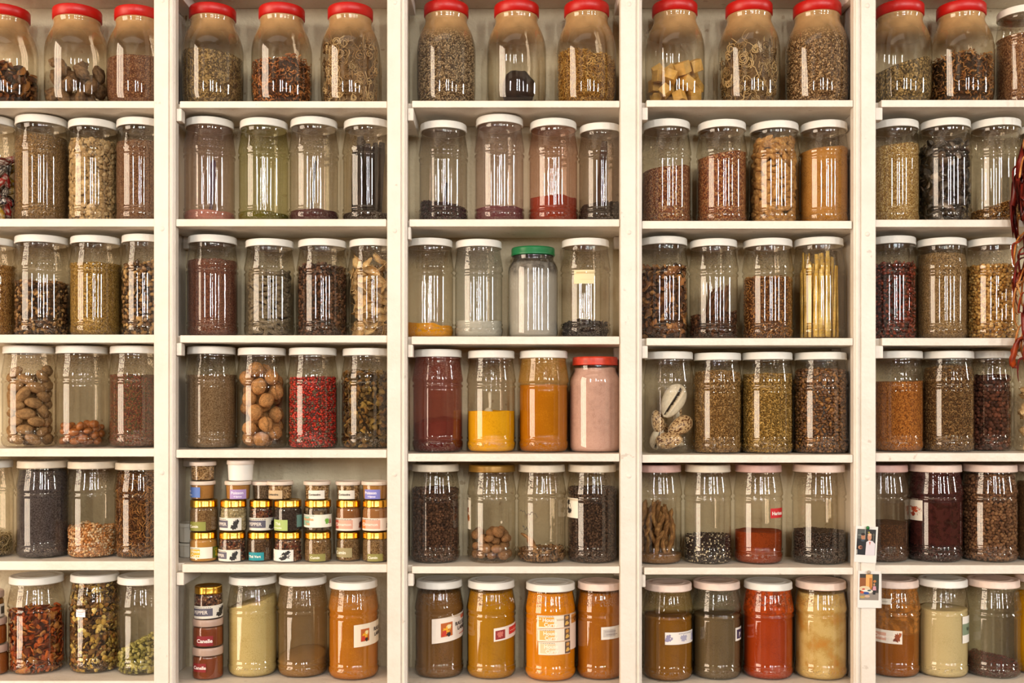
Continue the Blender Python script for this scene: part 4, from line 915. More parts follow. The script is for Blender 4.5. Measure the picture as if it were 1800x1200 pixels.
J(4, 3, 1618, 1708, 616, T, 'w', 'cumin_seeds', 'dull brown caraway-like seeds', ('rice', ['#8a6840', '#745432', '#a08054', '#5a4026'], 648, dict(size=2.3, pack=.6, mound=6, core='#4a3420')))
J(4, 3, 1702, 1776, 616, T, 'w', 'dried_berries', 'dark purple-brown berries with stalks', ('ball', ['#4c2a20', '#5e3628', '#3a1e18', '#6e4030'], 662, dict(size=3.6, core='#1c0e0a')), Yc=.105)
j = J(4, 3, 1783, 1871, 616, T, 'w', 'x', 'pale cream dried slices', None)
put_long(j, 'cream_slice', [leafslice_mesh(s + 10, .020, ['#d8b888', '#c4a070', '#e4ca9c']) for s in range(4)], 40, .0135, 33, pyz(j, 655), 'cream dried slice in half-seen jar, fourth shelf, fifth bay', 'slice', 'cream slices in the jar', .8, base=.88)
# --- fifth shelf
J(0, 4, -68, 22, 811, T, 'w', 'pale_root_bits', 'pale root bits low down', ('shred', ['#b09a6c', '#9a8050', '#c8b084'], 945, dict(size=5, pack=.5, core='#5c4a2c')))
J(0, 4, 31, 121, 811, T, 'd', 'poppy_seeds', 'blue-grey poppy seeds filled to top', ('seed', ['#4a4448', '#5c565a', '#363034', '#6e686a'], 828, dict(scale=780, stretch=1)))
J(0, 4, 116, 204, 812, T, 'd', 'resin_crystals', 'pale orange gum crystals', ('chip', ['#d8a06a', '#e4bc8c', '#c48850', '#ecd4b0', '#b8783c'], 930, dict(size=2.8, rough=4, mound=3, cat='resin', core='#b88450', shiny=True)))
J(0, 4, 199, 290, 814, T, 'd', 'shredded_bark', 'brown shredded bark filled to top', ('shred', ['#8c5c34', '#a4713f', '#6a4224', '#50311c', '#bc8a50'], 834, dict(size=5.4, pack=.42, rough=3, core='#331e10')))
J(2, 4, 722, 809, 817, T, 'd', 'allspice_berries', 'round dark allspice berries', ('ball', ['#452e23', '#543a2c', '#35231b', '#624534'], 862, dict(size=2.4, core='#1c110b')))
j = J(2, 4, 821, 908, 818, T, 'b', 'x', 'whole nutmegs, a third full', None)
pr = [nut_mesh(s + 30, .0098, 1.2, ['#a07850', '#7c5636'], .05, 3.5, streak=1) for s in range(4)]
put_long(j, 'nutmeg', pr, 44, .0112, 17, pyz(j, 926), 'whole round nutmeg in brown-gold-lidded jar, fifth shelf, third bay', 'nutmeg', 'nutmegs in the jar', .5)
nutjar = j
j = J(2, 4, 907, 994, 818, T, 'd', 'root_shavings', 'wood shavings with handwriting on the glass', ('flake', ['#8c6844', '#a48058', '#6c4c30'], 968, dict(size=3.4, rough=2, core='#3a2818')))
scrjar = j
for i, (a, L_, dz, tl) in enumerate([(-.3, .07, .034, .75), (.1, .05, .018, .2), (.2, .04, .020, -.3)]):
    o = obj('root_piece', finger_mesh(60 + i, L_, .0058, ['#9a7048', '#7c5634', '#b08658'], 10, .3), None, (j.X - .018 + .016 * i, j.Y - .015 + .007 * i, j.z0 + dz)); o.rotation_euler = (0, tl, a)
    tag(o, ['long knobbly root leaning on the glass above the wood shavings', 'short tan root lying across the wood shavings', 'short pale root at the far side of the wood shavings'][i], 'root')
j = J(2, 4, 994, 1083, 818, T, 'd', 'black_peppercorns', 'black peppercorns with pepper sticker', ('ball', ['#3a2a22', '#4a372c', '#2a1d18', '#5c4638'], 860, dict(size=1.9, core='#140d0a')))
pepjar = j
j = J(3, 4, 1113, 1199, 818, T, 'k', 'root_crumbs', 'brown root sticks', ('powder', ['#6c4c2c', '#8c6840', '#54381f'], 975, {}))
for i in range(40):
    L_ = R.uniform(.05, .085); a = i * 2.4; rr = .034 * math.sqrt((i % 20 + .5) / 20); lvl = .026 + .042 * (i >= 20)
    o = obj('root_stick', finger_mesh(i + 80, L_, R.uniform(.0045, .0062), ['#8a6238', '#6e4c2a', '#a07a4a'], 11, .25), None, (j.X + rr * math.cos(a), j.Y + rr * math.sin(a), j.z0 + lvl + L_ * .25))
    o.rotation_euler = (R.uniform(-.25, .25), -math.pi / 2 + R.uniform(-.35, .35), 0)
    tag(o, 'rough brown dried root stick in rose-lidded jar, fifth shelf, fourth bay', 'root', 'root sticks in the jar')
J(3, 4, 1202, 1286, 818, T, 'd', 'black_white_seeds', 'black seeds flecked with white', ('low', ['#241a18', '#33262a', '#1a1212', '#2c2020', '#241a18', '#e0d4b8'], 945, dict(size=1.7, core='#140d0c', shiny=True)))
j = J(3, 4, 1290, 1375.5, 818, T, 'k', 'harissa_powder', 'brick-red chilli powder with red sticker', ('powder', ['#7c3010', '#8e3c16', '#602409'], 936, dict(cat='powder', scale=500)))
harjar = j
J(3, 4, 1392, 1486, 818, T, 'p', 'dark_peppercorns', 'glossy black peppercorns a third full', ('ball', ['#2c201c', '#3a2c26', '#1c1412', '#4a3a32'], 938, dict(size=2.0, core='#100a08', shiny=True)))
J(4, 4, 1508, 1596, 818, T, 'k', 'brown_flakes', 'chocolate-brown flakes under a stained lid', ('seed', ['#3a2014', '#4c2c1c', '#2c170f', '#6a4428'], 921, dict(scale=480, stretch=1.5)), film('#7a5c44', .14, '#ddd4c6'))
j = J(4, 4, 1597, 1690, 818, T, 'p', 'sumac_flakes', 'purple-brown sumac clinging to the glass', ('chip', ['#34181a', '#462224', '#241012', '#5c3430'], 930, dict(size=1.8, rough=5, core='#1c0c0e')), film('#3c1c1a', 1.5, '#dcd2c6', .03, .04, .62))
sumjar = j
J(4, 4, 1692, 1787, 818, T, 'p', 'large_allspice_berries', 'large brown allspice berries filled high', ('ball', ['#6c4a34', '#7c583e', '#543826', '#8a6648'], 838, dict(size=2.9, core='#24160e')))
J(4, 4, 1783, 1872, 818, T, 'p', 'brown_grain', 'brown gritty seeds', ('seed', ['#74502f', '#5a3c24', '#8c6840'], 850, dict(scale=500)))
# --- bottom shelf
J(0, 5, 17, 112, 1017, T, 'w', 'mace_blades', 'orange-red mace blades', ('flake', ['#a84c1c', '#c4662a', '#8a3814', '#6c3418', '#b87c40'], 1078, dict(size=6.2, flat=.4, rough=3, core='#4a2410')), base=1186)
j = J(0, 5, 124, 210, 1013, T, 'w', 'mixed_botanicals', 'mixed seeds, leaves and petals', ('flake', ['#6a4c2c', '#8a683c', '#c4a04c', '#4c3420', '#a8743c', '#dcc070'], 1028, dict(size=4.6, flat=.5, core='#2c1d10')), base=1178)
botjar = j
J(0, 5, 206, 297, 1017, T, 'w', 'green_cardamom_pods', 'pale green cardamom pods in slope', ('bean', ['#96904c', '#aca660', '#7c763a', '#b8ae6c'], 1132, dict(size=4.2, slope=26, flat=.2, core='#4a4620')), base=1188)
J(1, 5, 401, 488, 1017, T, 'w', 'pale_ginger_powder', 'pale yellow-green powder heaped to one side', ('powder', ['#c4b074', '#d0be84', '#b4a064'], 1062, dict(cat='powder', slope=12, scale=700)), base=1188)
J(1, 5, 487, 575, 1018, T, 'w', 'tan_powder', 'tan powder dregs in dusty glass', ('powder', ['#8c6a3e', '#a8844e', '#745430'], 1158, dict(cat='powder', slope=3, ysl=8)), film('#94764e', .28, '#d0bfa0', .02, .03), base=1190)
j = J(1, 5, 577, 666, 1025, T, 'w', 'orange_spice_mix', 'bright orange spice mix with picture sticker', ('powder', ['#bc7a1a', '#ac6c10', '#cc8c26'], 1050, dict(cat='powder')), film('#b88040', .35, '#ecd8b8', .14, .15), base=1197)
orjar = j
j = J(2, 5, 729, 815, 1024, T, 'w', 'brown_spice_mix', 'grey-brown spice mix with large picture sticker', ('powder', ['#6c4c28', '#7e5c34', '#5a3e20'], 1044, dict(cat='powder')), base=1192)
rasjar = j
j = J(2, 5, 820, 907, 1025, T, 'w', 'mustard_spice_mix', 'mustard-yellow powder with small slanted sticker', ('powder', ['#a8740c', '#b88414', '#946408'], 1043, dict(cat='powder')), base=1195)
musjar = j
j = J(2, 5, 922, 1013, 1029, T, 'w', 'curry_powder', 'golden orange curry powder with stacked stickers', ('powder', ['#dc8408', '#e89414', '#cc7606'], 1044, dict(cat='powder')), base=1199)
curjar = j
j = J(2, 5, 1011, 1099, 1027, T, 'p', 'rust_spice_mix', 'rust-orange spice mix', ('powder', ['#ac660e', '#98580a', '#bc7618'], 1044, dict(cat='powder')), base=1197)
rusjar = j
j = J(3, 5, 1130, 1218, 1029, T, 'p', 'khaki_spice_mix', 'khaki-brown powder with faded sticker', ('powder', ['#8c5c14', '#9c6c20', '#7c5010'], 1086, dict(cat='powder')), film('#7c6434', .5, '#ccc09c', .14, .15), base=1199)
khajar = j
j = J(3, 5, 1214, 1300, 1026, T, 'p', 'grey_brown_powder', 'grey-brown ground spice', ('powder', ['#6e5c44', '#7c6a50', '#5c4c38'], 1084, dict(cat='powder')), film('#6c6450', .4, '#c8c4b0', .14, .15), base=1196)
gryjar = j
J(3, 5, 1306, 1394, 1027, T, 'w', 'paprika', 'vivid red-orange paprika', ('powder', ['#a03c0a', '#b0480e', '#8c3208'], 1066, dict(cat='powder')), film('#a8400f', 1.1, '#e0c0b0', .125, .135, .5), base=1196)
J(3, 5, 1397, 1488, 1026, T, 'p', 'pale_yellow_powder', 'pale yellow blotchy powder', ('powder', ['#d0b068', '#dcc080', '#c4a058', '#c88c3c'], 1046, dict(cat='powder', patch=.7)), base=1197)
j = J(4, 5, 1526, 1615, 1023, T, 'p', 'cinnamon_powder', 'cinnamon-orange powder with sticker', ('powder', ['#a46016', '#945410', '#b46e20'], 1112, dict(cat='powder')), film('#a4682c', .9, '#cfc4a8', .085, .095, .45), base=1192)
cinjar = j
j = J(4, 5, 1610, 1697, 1022, T, 'w', 'cream_powder', 'smooth pale cream-green powder', ('powder', ['#c8b888', '#d2c294', '#bcac7c'], 1074, dict(cat='powder')), base=1193)
crejar = j
j = J(4, 5, 1696, 1788, 1023, T, 'p', 'dark_red_strands', 'a small heap of dark red strands', ('shred', ['#5c1014', '#74181a', '#420a0e'], 1166, dict(size=3, pack=.45, slope=-9, mound=4, rough=3, core='#3a080a')), film('#8a8068', .10, '#dcd8c4'), base=1196)
J(4, 5, 1784, 1874, 1014, T, 'p', 'golden_powder', 'bright golden yellow powder', ('powder', ['#d49404', '#e0a410', '#bc8002'], 1050, dict(cat='powder')), base=1187)
# ------------------------------------------------------------------ stickers and lettering
def ang(j, px):
    s = (px - j.cx) / j.hw
    return math.asin(max(-1, min(1, s))) + (math.copysign(abs(s) - 1, s) * 1.6 if abs(s) > 1 else 0)
def curvepatch(j, a0, a1, z0, z1, rr, n=14, poly=None):
    """sheet hugging the jar wall, from angle a0 to a1 and height z0 to z1"""
    V = []; F = []
    for i in range(n + 1):
        a = j.a0 + a0 + (a1 - a0) * i / n
        for r in (rr, rr - .00025):
            for z in (z0, z1): V.append((r * math.sin(a), -r * math.cos(a), z))
    for i in range(n):
        o = i * 4; F += [[o, o + 4, o + 5, o + 1], [o + 2, o + 3, o + 7, o + 6], [o + 1, o + 5, o + 7, o + 3], [o, o + 2, o + 6, o + 4]]
    F += [[0, 1, 3, 2], [n * 4, n * 4 + 2, n * 4 + 3, n * 4 + 1]]
    return V, F
def flatcol(c): return plain('ink_' + c, c, .6)
TCACHE = {}
def textmesh(s, bold=True):
    if s in TCACHE: return TCACHE[s]
    c = bpy.data.curves.new('t', 'FONT'); c.body = s; c.size = 1; c.resolution_u = 3; c.offset = .028 if bold else 0
    o = bpy.data.objects.new('t', c); COL.objects.link(o)
    dg = bpy.context.evaluated_depsgraph_get(); me = bpy.data.meshes.new_from_object(o.evaluated_get(dg))
    V = np.array([v.co[:] for v in me.vertices]); F = [list(p.vertices) for p in me.polygons]
    bpy.data.objects.remove(o); bpy.data.meshes.remove(me)
    V[:, 0] -= V[:, 0].min(); TCACHE[s] = (V, F, V[:, 0].max()); return TCACHE[s]
def sticker(j, x0, x1, y0, y1, col, patches=(), texts=(), slant=0.0, name='sticker', label=None, lift=.0006):
    """photo box of the sticker; patches (u0,v0,u1,v1,colour) and texts (string,u,v,height,colour) in sticker space, v up"""
    a0, a1 = ang(j, x0), ang(j, x1); z1, z0 = pyz(j, y0), max(pyz(j, y1), .0022)
    rr = j.R * (j.shape['body'][len(j.shape['body']) // 2][0] / j.shape['r']) if j.shape is TALL else j.R
    if j.shape is TALL: rr = j.R * 42.6 / 44
    rr += lift
    W = (a1 - a0) * rr; Hh = z1 - z0
    sh = lambda V: [(v[0], v[1], v[2] + slant * ((math.atan2(v[0], -v[1]) - j.a0 - a0) / (a1 - a0) - .5) * Hh) for v in V]
    patches = list(patches)
    for s, u, v, hh, c in [t for t in texts if t[0] == '~']:      # a line of print too small to read
        k = random.Random(int(x0)); uu = u
        while uu < min(u + .45, .93):
            l = k.uniform(.02, .055); patches.append((uu, v, uu + l, v + hh * .6, c)); uu += l + .018
    texts = [t for t in texts if t[0] != '~']
    V, F = curvepatch(j, a0, a1, z0, z1, rr); V = sh(V); mats = [plain('sticker_paper_' + col, col, .5)]; MI = [0] * len(F)
    for q, p in enumerate(patches):
        r2 = rr + .00012 * (1 + q)
        if len(p) == 5:
            u0, v0, u1, v1, c = p
            v_, f_ = curvepatch(j, a0 + (a1 - a0) * u0, a0 + (a1 - a0) * u1, z0 + Hh * v0, z0 + Hh * v1, r2, 8)
        else:      # blot: irregular outline
            u, v, ru, rv, c, sd = p; rs = random.Random(sd); n = 26; v_ = []
            for k in range(n):
                t = 2 * math.pi * k / n; m = rs.uniform(.6, 1.15); uu = u + ru * m * math.cos(t); vv = v + rv * m * math.sin(t); a = j.a0 + a0 + (a1 - a0) * uu
                v_.append((r2 * math.sin(a), -r2 * math.cos(a), z0 + Hh * vv))
            a = j.a0 + a0 + (a1 - a0) * u; v_.append((r2 * math.sin(a), -r2 * math.cos(a), z0 + Hh * v)); f_ = [[k, (k + 1) % n, n] for k in range(n)]
        b = len(V); V += sh(v_); F += [[b + i for i in f] for f in f_]
        m = flatcol(c)
        if m not in mats: mats.append(m)
        MI += [mats.index(m)] * len(f_)
    st = obj(name, mesh('sticker', V, F, mats, False, MI), j.root)
    if label: st['label'] = label
    for s, u, v, hh, c in texts:
        tv, tf, tw = textmesh(s); k = hh * Hh / .72
        x = tv[:, 0] * k + u * W; y = tv[:, 1] * k + v * Hh; a = j.a0 + a0 + x / rr; r3 = rr + .0012
        V3 = np.stack([r3 * np.sin(a), -r3 * np.cos(a), z0 + y], 1)
        obj('lettering', mesh('lettering', sh(V3), tf, [flatcol(c)], False), st)
PEPPIC = [(.80, .48, .09, .40, '#2a2622', 3), (.72, .25, .10, .2, '#2a2622', 5), (.86, .72, .05, .2, '#2a2622', 6)]
sticker(jlab, 1009, 1045, 475, 499, '#e4d2a4', [(.1, .82, .6, .84, '#c4a45c'), (.3, .3, .9, .32, '#d2bc88')], label='blank yellowed paper sticker')
sticker(nutjar, 814, 827, 876, 932, '#e8e0cc', [(.6, .5, .3, .2, '#8c4a1c', 2), (.7, .35, .25, .12, '#a05c20', 8)])
sticker(pepjar, 989, 1014, 876, 911, '#ece4d2', [(.45, .6, .25, .25, '#241c18', 4), (.55, .35, .2, .15, '#241c18', 7), (.5, .82, .1, .1, '#241c18', 1), (.3, .15, .05, .05, '#241c18', 3)])
sticker(harjar, 1354, 1374, 893, 910, '#c4141c', [], [('Harissa', .08, .32, .36, '#f4ece0')], label='red paper sticker')
sticker(sumjar, 1597, 1623, 877, 916, '#e6dccb', [(.62, .42, .36, .22, '#9c3a1c', 5), (.7, .5, .2, .14, '#b8502c', 6)])
FRUIT = [(.17, .22, .40, .78, '#b85c1c'), (.28, .45, .08, .2, '#e8a820', 1), (.24, .35, .06, .14, '#c4341c', 2), (.33, .62, .05, .1, '#e8d8a0', 3), (.32, .3, .05, .1, '#2c1c12', 9)]
sticker(orjar, 622, 668, 1095, 1134, '#ecdfc8', FRUIT, [('RAS EL', .55, .58, .17, '#3a2a20'), ('LAMB &', .57, .34, .16, '#3a2a20')], .12)
sticker(rasjar, 759, 824, 1081, 1124, '#ece0d2', FRUIT + [(.62, .78, .95, .92, '#d86a4a')], [('RAS EL HANOUT', .46, .56, .15, '#2c201c'), ('LAMB &', .52, .36, .15, '#2c201c'), ('~', .56, .16, .08, '#c4705c')], .28)
sticker(musjar, 868, 912, 1099, 1122, '#eadfd6', [(.04, .12, .3, .8, '#8c2420'), (.17, .5, .09, .25, '#c46a5c', 3), (.42, .3, .9, .85, '#c8342c'), (.66, .55, .14, .2, '#e0503c', 6)], [('~', .46, .54, .07, '#f0d0c4')], .35)
for k, (y0, y1, fade) in enumerate([(1080, 1102.5, '#f0a030'), (1103.5, 1125.5, '#eeb060'), (1126.5, 1149, '#f2c9a0')]):
    sticker(curjar, 944 + k * 1.2, 1001 + k * .6, y0, y1, '#f2e2cc', [(.06, .12, .5, .86, fade), (.80, .04, 1, .96, '#6c5040'), (.90, .74, .07, .17, '#dca050', 1), (.90, .32, .07, .19, '#e4b860', 2)],
            [('House', .18, .52, .30, '#fff2dc'), ('Curry', .22, .16, .30, '#fff2dc'), ('~', .03, .90, .06, '#8c7460')], .05, name='sticker')
sticker(curjar, 1002, 1018, 1079, 1143, '#f0d8c4', [(.1, .72, .9, .96, '#c48030'), (.5, .84, .25, .08, '#6c3c18', 3)], [], lift=.0004)
sticker(rusjar, 1058, 1096, 1100, 1122, '#e2dcd2', [(.08, .2, .6, .8, '#c4beb8')], [('~', .14, .60, .10, '#9a8f90'), ('~', .2, .36, .10, '#9a8f90')], .06)
sticker(khajar, 1169, 1217, 1109.5, 1131, '#e8e0d8', [(.1, .5, .10, .35, '#8c86a4', 2), (.55, .5, .13, .3, '#a8a4b8', 3), (.93, .5, .08, .4, '#8c86a4', 4)], [('~', .38, .84, .07, '#6c6478')], .04)
sticker(gryjar, 1290, 1301, 1104, 1127, '#ece6da', [(.12, .15, 1, .85, '#3a2c4a')], [('P', .3, .3, .35, '#f0e8dc')])
sticker(cinjar, 1536, 1585, 1107, 1130, '#ece0d0', [(.06, .2, .5, .8, '#dca890'), (.86, .5, .10, .38, '#8c4018', 3), (.78, .3, .08, .12, '#6c2c10', 4), (.93, .7, .05, .18, '#a85420', 5)], [('Cinnamon', .1, .4, .25, '#fff2e4')], -.04)
sticker(cinjar, 1548, 1567, 1052, 1062, '#e4dccc', [], [('~', .2, .45, .15, '#8c7c6c')], .1, lift=.0009)
sticker(crejar, 1686, 1699, 1083, 1130, '#ece6da', [(0, .3, 1, .72, '#7c8c70')], [('W', .3, .45, .14, '#3a4434')])
sticker(botjar, 136, 151, 1070, 1083, '#eee8f0', [(.2, .6, .8, .66, '#b8b0b8'), (.2, .35, .7, .41, '#b8b0b8')], label='small white price sticker')
# handwriting on the glass: strokes of a marker
def scribble(j, px, py, w_, col='#3c3a38'):
    V = []; F = []
    rs = random.Random(4); pts = []
    for k in range(60):
        t = k / 59; pts.append((px + w_ * t, py - 1.8 * math.sin(t * 31) - 2.4 * math.sin(t * 11) + 4 * t))
    P3 = []
    for x, y in pts:
        a = j.a0 + ang(j, x); rr = j.R * 42.6 / 44 + .0004; P3.append((rr * math.sin(a), -rr * math.cos(a), pyz(j, y)))
    tv, tf = tube_t(np.array(P3), .0004, 4)
    o = obj('handwriting', mesh('handwriting', tv, tf, [plain('marker_ink' + col, col, .5)]), j.root)
scribble(scrjar, 912, 900, 32); scribble(scrjar, 917, 927, 10); scribble(musjar, 896, 1054, 8, '#e8dcc8')

# ------------------------------------------------------------------ small jars and tubs on the fifth shelf of the second bay
PLAS = glass('clear_plastic', '#f2eee6')
def small(kind, x0, x1, y0, y1, zb, lab, spec, mat=None, lidmat=None, Yc=.05, bay=1, row=4, desc='', cname='spice', group=None):
    shape = {'gold': SMALL, 'tub': TUB, 'twist': TWIST}[kind]; nm = {'gold': 'spice_pot', 'tub': 'plastic_tub', 'twist': 'plastic_pot'}[kind]
    j = jar(bay, row, x0, x1, y0, shape, 'w', lab, mat or PLAS, nm, Yc=Yc, basez=zb, lidstyle={'gold': 'gold', 'tub': 'tub', 'twist': 'tub'}[kind], lidmat=lidmat, cat='pot' if kind != 'tub' else 'tub', bodyname='pot_body')
    if spec:
        k, cols, lv = spec[0], spec[1], spec[2]; sz = spec[3] if len(spec) > 3 else 520
        h = hfun(j, lv * j.H, 0, 0, .0004, x0)
        if k == 'powder': me = solid(j, h, powdermat(cols))
        elif k == 'seed': me = solid(j, h, seedmat(cols, sz, 1.8))
        else: me = grains(j, h, k, sz * S, cols, int(x0), .4, .8 if k != 'flake' else .7, 1, core=None) if False else grains(j, h, k, sz * S, cols, int(x0), .4, .85, 1)
        put(j, cname, me, '%s inside the %s' % (desc, lab.split(',')[0]), 'spice')
    return j
ZS = Z(EDGE[1][4][0])
CLOUD = plain('frosted_lid_plastic', '#d9c7b6', .35)
WHITEP = plain('white_plastic', '#ece6dc', .35)
COFFEE = ['#3a2620', '#54362a', '#8c5c3c', '#241814', '#a88060', '#6c2c20']
CUM = ['#94744c', '#7c5c38', '#aa8a5e', '#604628']
G1 = [(334, 382, 'curry', ['#b8823c', '#c8944c', '#a87434'], 'powder', 'lower gold-lidded pot of yellow curry powder with lemon sticker'),
      (385, 432, 'pepper', COFFEE, 'low', 'lower gold-lidded pot of mixed peppercorns beside the curry pot'),
      (434.5, 480, 'tea', ['#6c5038', '#54402c', '#846448', '#3c2c20'], 'seed', 'gold-lidded pot of tea with turquoise sticker'),
      (482, 531, 'peppic', COFFEE, 'low', 'lower gold-lidded pot of mixed peppercorns beside the turquoise-stickered pot'),
      (535, 583, 'cumin', CUM, 'seed', 'lower gold-lidded pot of cumin directly below the mint tea pot'),
      (591, 634, 'cuminhigh', CUM, 'seed', 'gold-lidded pot of cumin whose sticker sits halfway up'),
      (637, 684, 'cumin', CUM, 'seed', 'lower gold-lidded pot of cumin next to the post')]
G2 = [(334, 383, 'cumin2', ['#8c6c44', '#745434', '#a48458'], 'seed', 'upper gold-lidded pot of cumin on the yellow curry pot'),
      (387, 434, 'peppale', ['#a89870', '#94845c', '#bcac84'], 'low', 'upper gold-lidded pot of pale green-white peppercorns with pepper sticker'),
      (438, 481, 'pepper2', COFFEE, 'low', 'upper gold-lidded pot of mixed peppercorns on the turquoise-stickered pot'),
      (482, 531, 'the', ['#3a302c', '#4c403a', '#28201e'], 'seed', 'upper gold-lidded pot of black tea with light green sticker'),
      (535, 583, 'mint', ['#6c5840', '#54442f', '#a89070', '#3c3024'], 'flake', 'upper gold-lidded pot of mint tea leaves with mint sprig sticker'),
      (590, 635, 'cinn', ['#8c5a34', '#98663e', '#7e4e2c'], 'powder', 'upper gold-lidded pot of cinnamon powder with reddish sticker'),
      (637, 684, 'cinn2', ['#966438', '#a27044', '#885830'], 'powder', 'upper gold-lidded pot of cinnamon powder beside the post')]
BASEY = lambda j: Z(0)  # noqa
def stick_for(j, k, x0, x1, yt, yb):
    """yt: photo row of the pot's lid top, yb: of its foot"""
    w_ = x1 - x0
    f = lambda v: yt + (yb - yt) * v
    dark = [(.0, .22, .42, .78, '#5a5666')]
    if k in ('pepper', 'pepper2', 'peppale'):
        sticker(j, x0 - 1 if k != 'pepper2' else x0 + 1, x0 + w_ * .78 if k != 'pepper2' else x1 + 1, f(.54), f(.93), '#e6dfd0', [(.0, .2, .55, .8, '#5c5866')] + PEPPIC, [('PEPPER', .06, .38, .26, '#dcd4cc'), ('~', .05, .86, .08, '#6c645c')])
    elif k == 'peppic': sticker(j, x0 - 1, x0 + w_ * .68, f(.54), f(.95), '#e8e4da', [(.0, .2, .2, .6, '#b8b0a8')] + [(.72, .5, .18, .35, '#22201e', 8), (.6, .25, .14, .16, '#22201e', 9), (.82, .8, .07, .16, '#22201e', 2)])
    elif k == 'curry': sticker(j, x0 + 2, x0 + w_ * .80, f(.46), f(.82), '#f0ead8', [(.02, .12, .5, .82, '#dcb420')], [('House', .12, .52, .28, '#f6ecd0'), ('Curry', .12, .16, .28, '#f6ecd0'), ('~', .03, .88, .07, '#6c645c')]); sticker(j, x0 + w_ * .82, x1, f(.46), f(.82), '#5c6a1c', [(.5, .70, .36, .22, '#e4b81c', 3), (.55, .28, .36, .2, '#e8c42c', 5)])
    elif k == 'tea': sticker(j, x0 + 4, x0 + w_ * .64, f(.62), f(.93), '#138a94', [], [('Thé Vert', .06, .36, .30, '#f0ece0')])
    elif k == 'cumin': sticker(j, x0 + w_ * .20, x0 + w_ * .76, f(.67), f(.97), '#8c8442', [], [('Cumin', .08, .36, .34, '#f4ecd8')])
    elif k == 'cuminhigh': sticker(j, x0 + w_ * .03, x0 + w_ * .64, f(.48), f(.78), '#9a8c60', [], [('Cumin', .06, .36, .34, '#f4ecd8')])
    elif k == 'cumin2': sticker(j, x0 + 2, x0 + w_ * .56, f(.66), f(.97), '#8c8c3a', [], [('Cumin', .06, .36, .30, '#f4ecd8')])
    elif k == 'the': sticker(j, x0 + 1, x0 + w_ * .48, f(.60), f(.94), '#a8bc6c', [], [('Thé', .25, .52, .26, '#f4f4e0'), ('à la menthe', .08, .2, .15, '#f4f4e0')]); sticker(j, x0 + w_ * .8, x1 - 1, f(.46), f(.84), '#6c8c84', [])
    elif k == 'mint': sticker(j, x0 - 1, x1 - 1, f(.44), f(.84), '#ecead8', [(.0, .15, .34, .85, '#8cb8a0'), (.80, .5, .07, .26, '#6ca834', 3), (.90, .45, .06, .2, '#a87c6c', 4)], [('Menthe', .14, .54, .24, '#d8a878'), ('Tea', .2, .2, .24, '#d8a878'), ('~', .03, .90, .06, '#6c645c')])
    elif k in ('cinn', 'cinn2'): sticker(j, x0 + 1, x1 + 1, f(.55), f(.94), '#eedccb', [(.0, .15, .55, .85, '#e0a890'), (.0, .15, .15, .85, '#b4503c' if k == 'cinn' else '#d87c34'), (.84, .45, .10, .32, '#5c2818', 3), (.92, .65, .06, .25, '#6c3018', 7), (.78, .3, .06, .12, '#7c3c20', 4)], [('Cinnamon', .06, .40, .24, '#f8e8d8'), ('~', .03, .88, .07, '#6c645c')])
tops = {}
for rowi, (row_, yt, yb) in enumerate(((G1, 936, 991), (G2, 879.5, 935.5))):
    for i, (x0, x1, k, cols, sp, lab) in enumerate(row_):
        zb = ZS if rowi == 0 else tops[i] + .0004
        Yc = .045 if x1 - x0 > 46 else .055
        nm = {'low': 'mixed_peppercorns', 'seed': 'cumin_seeds', 'powder': 'ground_spice', 'flake': 'tea_leaves'}[sp]
        size = {'low': 2.1, 'seed': 560, 'powder': 0, 'flake': 4.4}[sp]
        if k in ('tea', 'the'): nm = 'tea_leaves'
        j = small('gold', x0, x1, yt, yb, zb + .0006, lab, (sp, cols, .76, size), None, GOLD, Yc, desc={'low': 'peppercorns', 'seed': 'fine seeds', 'powder': 'packed powder', 'flake': 'dried leaves'}[sp], cname=nm)
        if rowi == 0: tops[i] = j.z0 + j.H
        else: tops[i + 10] = j.z0 + j.H
        stick_for(j, k, x0, x1, yt, yb)
CORI = ['#b08c5c', '#8c6a40', '#c8a678', '#6c4c2c']
POIS = ['#a87438', '#b88448', '#98662e']
t1 = small('tub', 336, 377, 846, 879.5, tops[10] + .0003, 'frosted-lidded tub of orange-brown powder with cut-off blue sticker', ('powder', POIS, .78), None, CLOUD, .045, desc='orange-brown powder', cname='ground_spice')
sticker(t1, 334, 352, 856, 874, '#5c7cc0', [], [('Poisson', -.2, .52, .26, '#e8e8f4'), ('4 Epices', .1, .2, .16, '#e8e8f4')])
small('tub', 335, 378, 812, 846, t1.z0 + t1.H + .0003, 'topmost small tub of coriander seeds, stacked highest beside the cleat', ('low', CORI, .78, 1.7), None, CLOUD, .045, desc='coriander seeds', cname='coriander_seeds')
t2 = small('tub', 397, 440, 846, 879.5, tops[11] + .0003, 'frosted-lidded tub of brown powder with lilac sticker beneath the white tub', ('powder', POIS, .78), None, CLOUD, .045, desc='orange-brown powder', cname='ground_spice')
sticker(t2, 405, 432, 860, 878, '#a88cc0', [], [('Poisson', .1, .52, .30, '#f0e8f4'), ('4 Epices', .25, .18, .18, '#f0e8f4')])
small('tub', 401, 445, 809.5, 846, t2.z0 + t2.H + .0003, 'plain opaque white lidded tub on top of the lilac-stickered tub', None, WHITEP, plain('off_white_lid', '#e0cfc0', .4), .045)
t3 = small('tub', 444, 486, 846.5, 879.5, tops[12] + .0003, 'tub of dark seeds half behind the leaning coriander tub', ('seed', ['#6c5844', '#54432f', '#847058'], .78, 600), None, CLOUD, .062, desc='dark seeds', cname='dark_seeds')
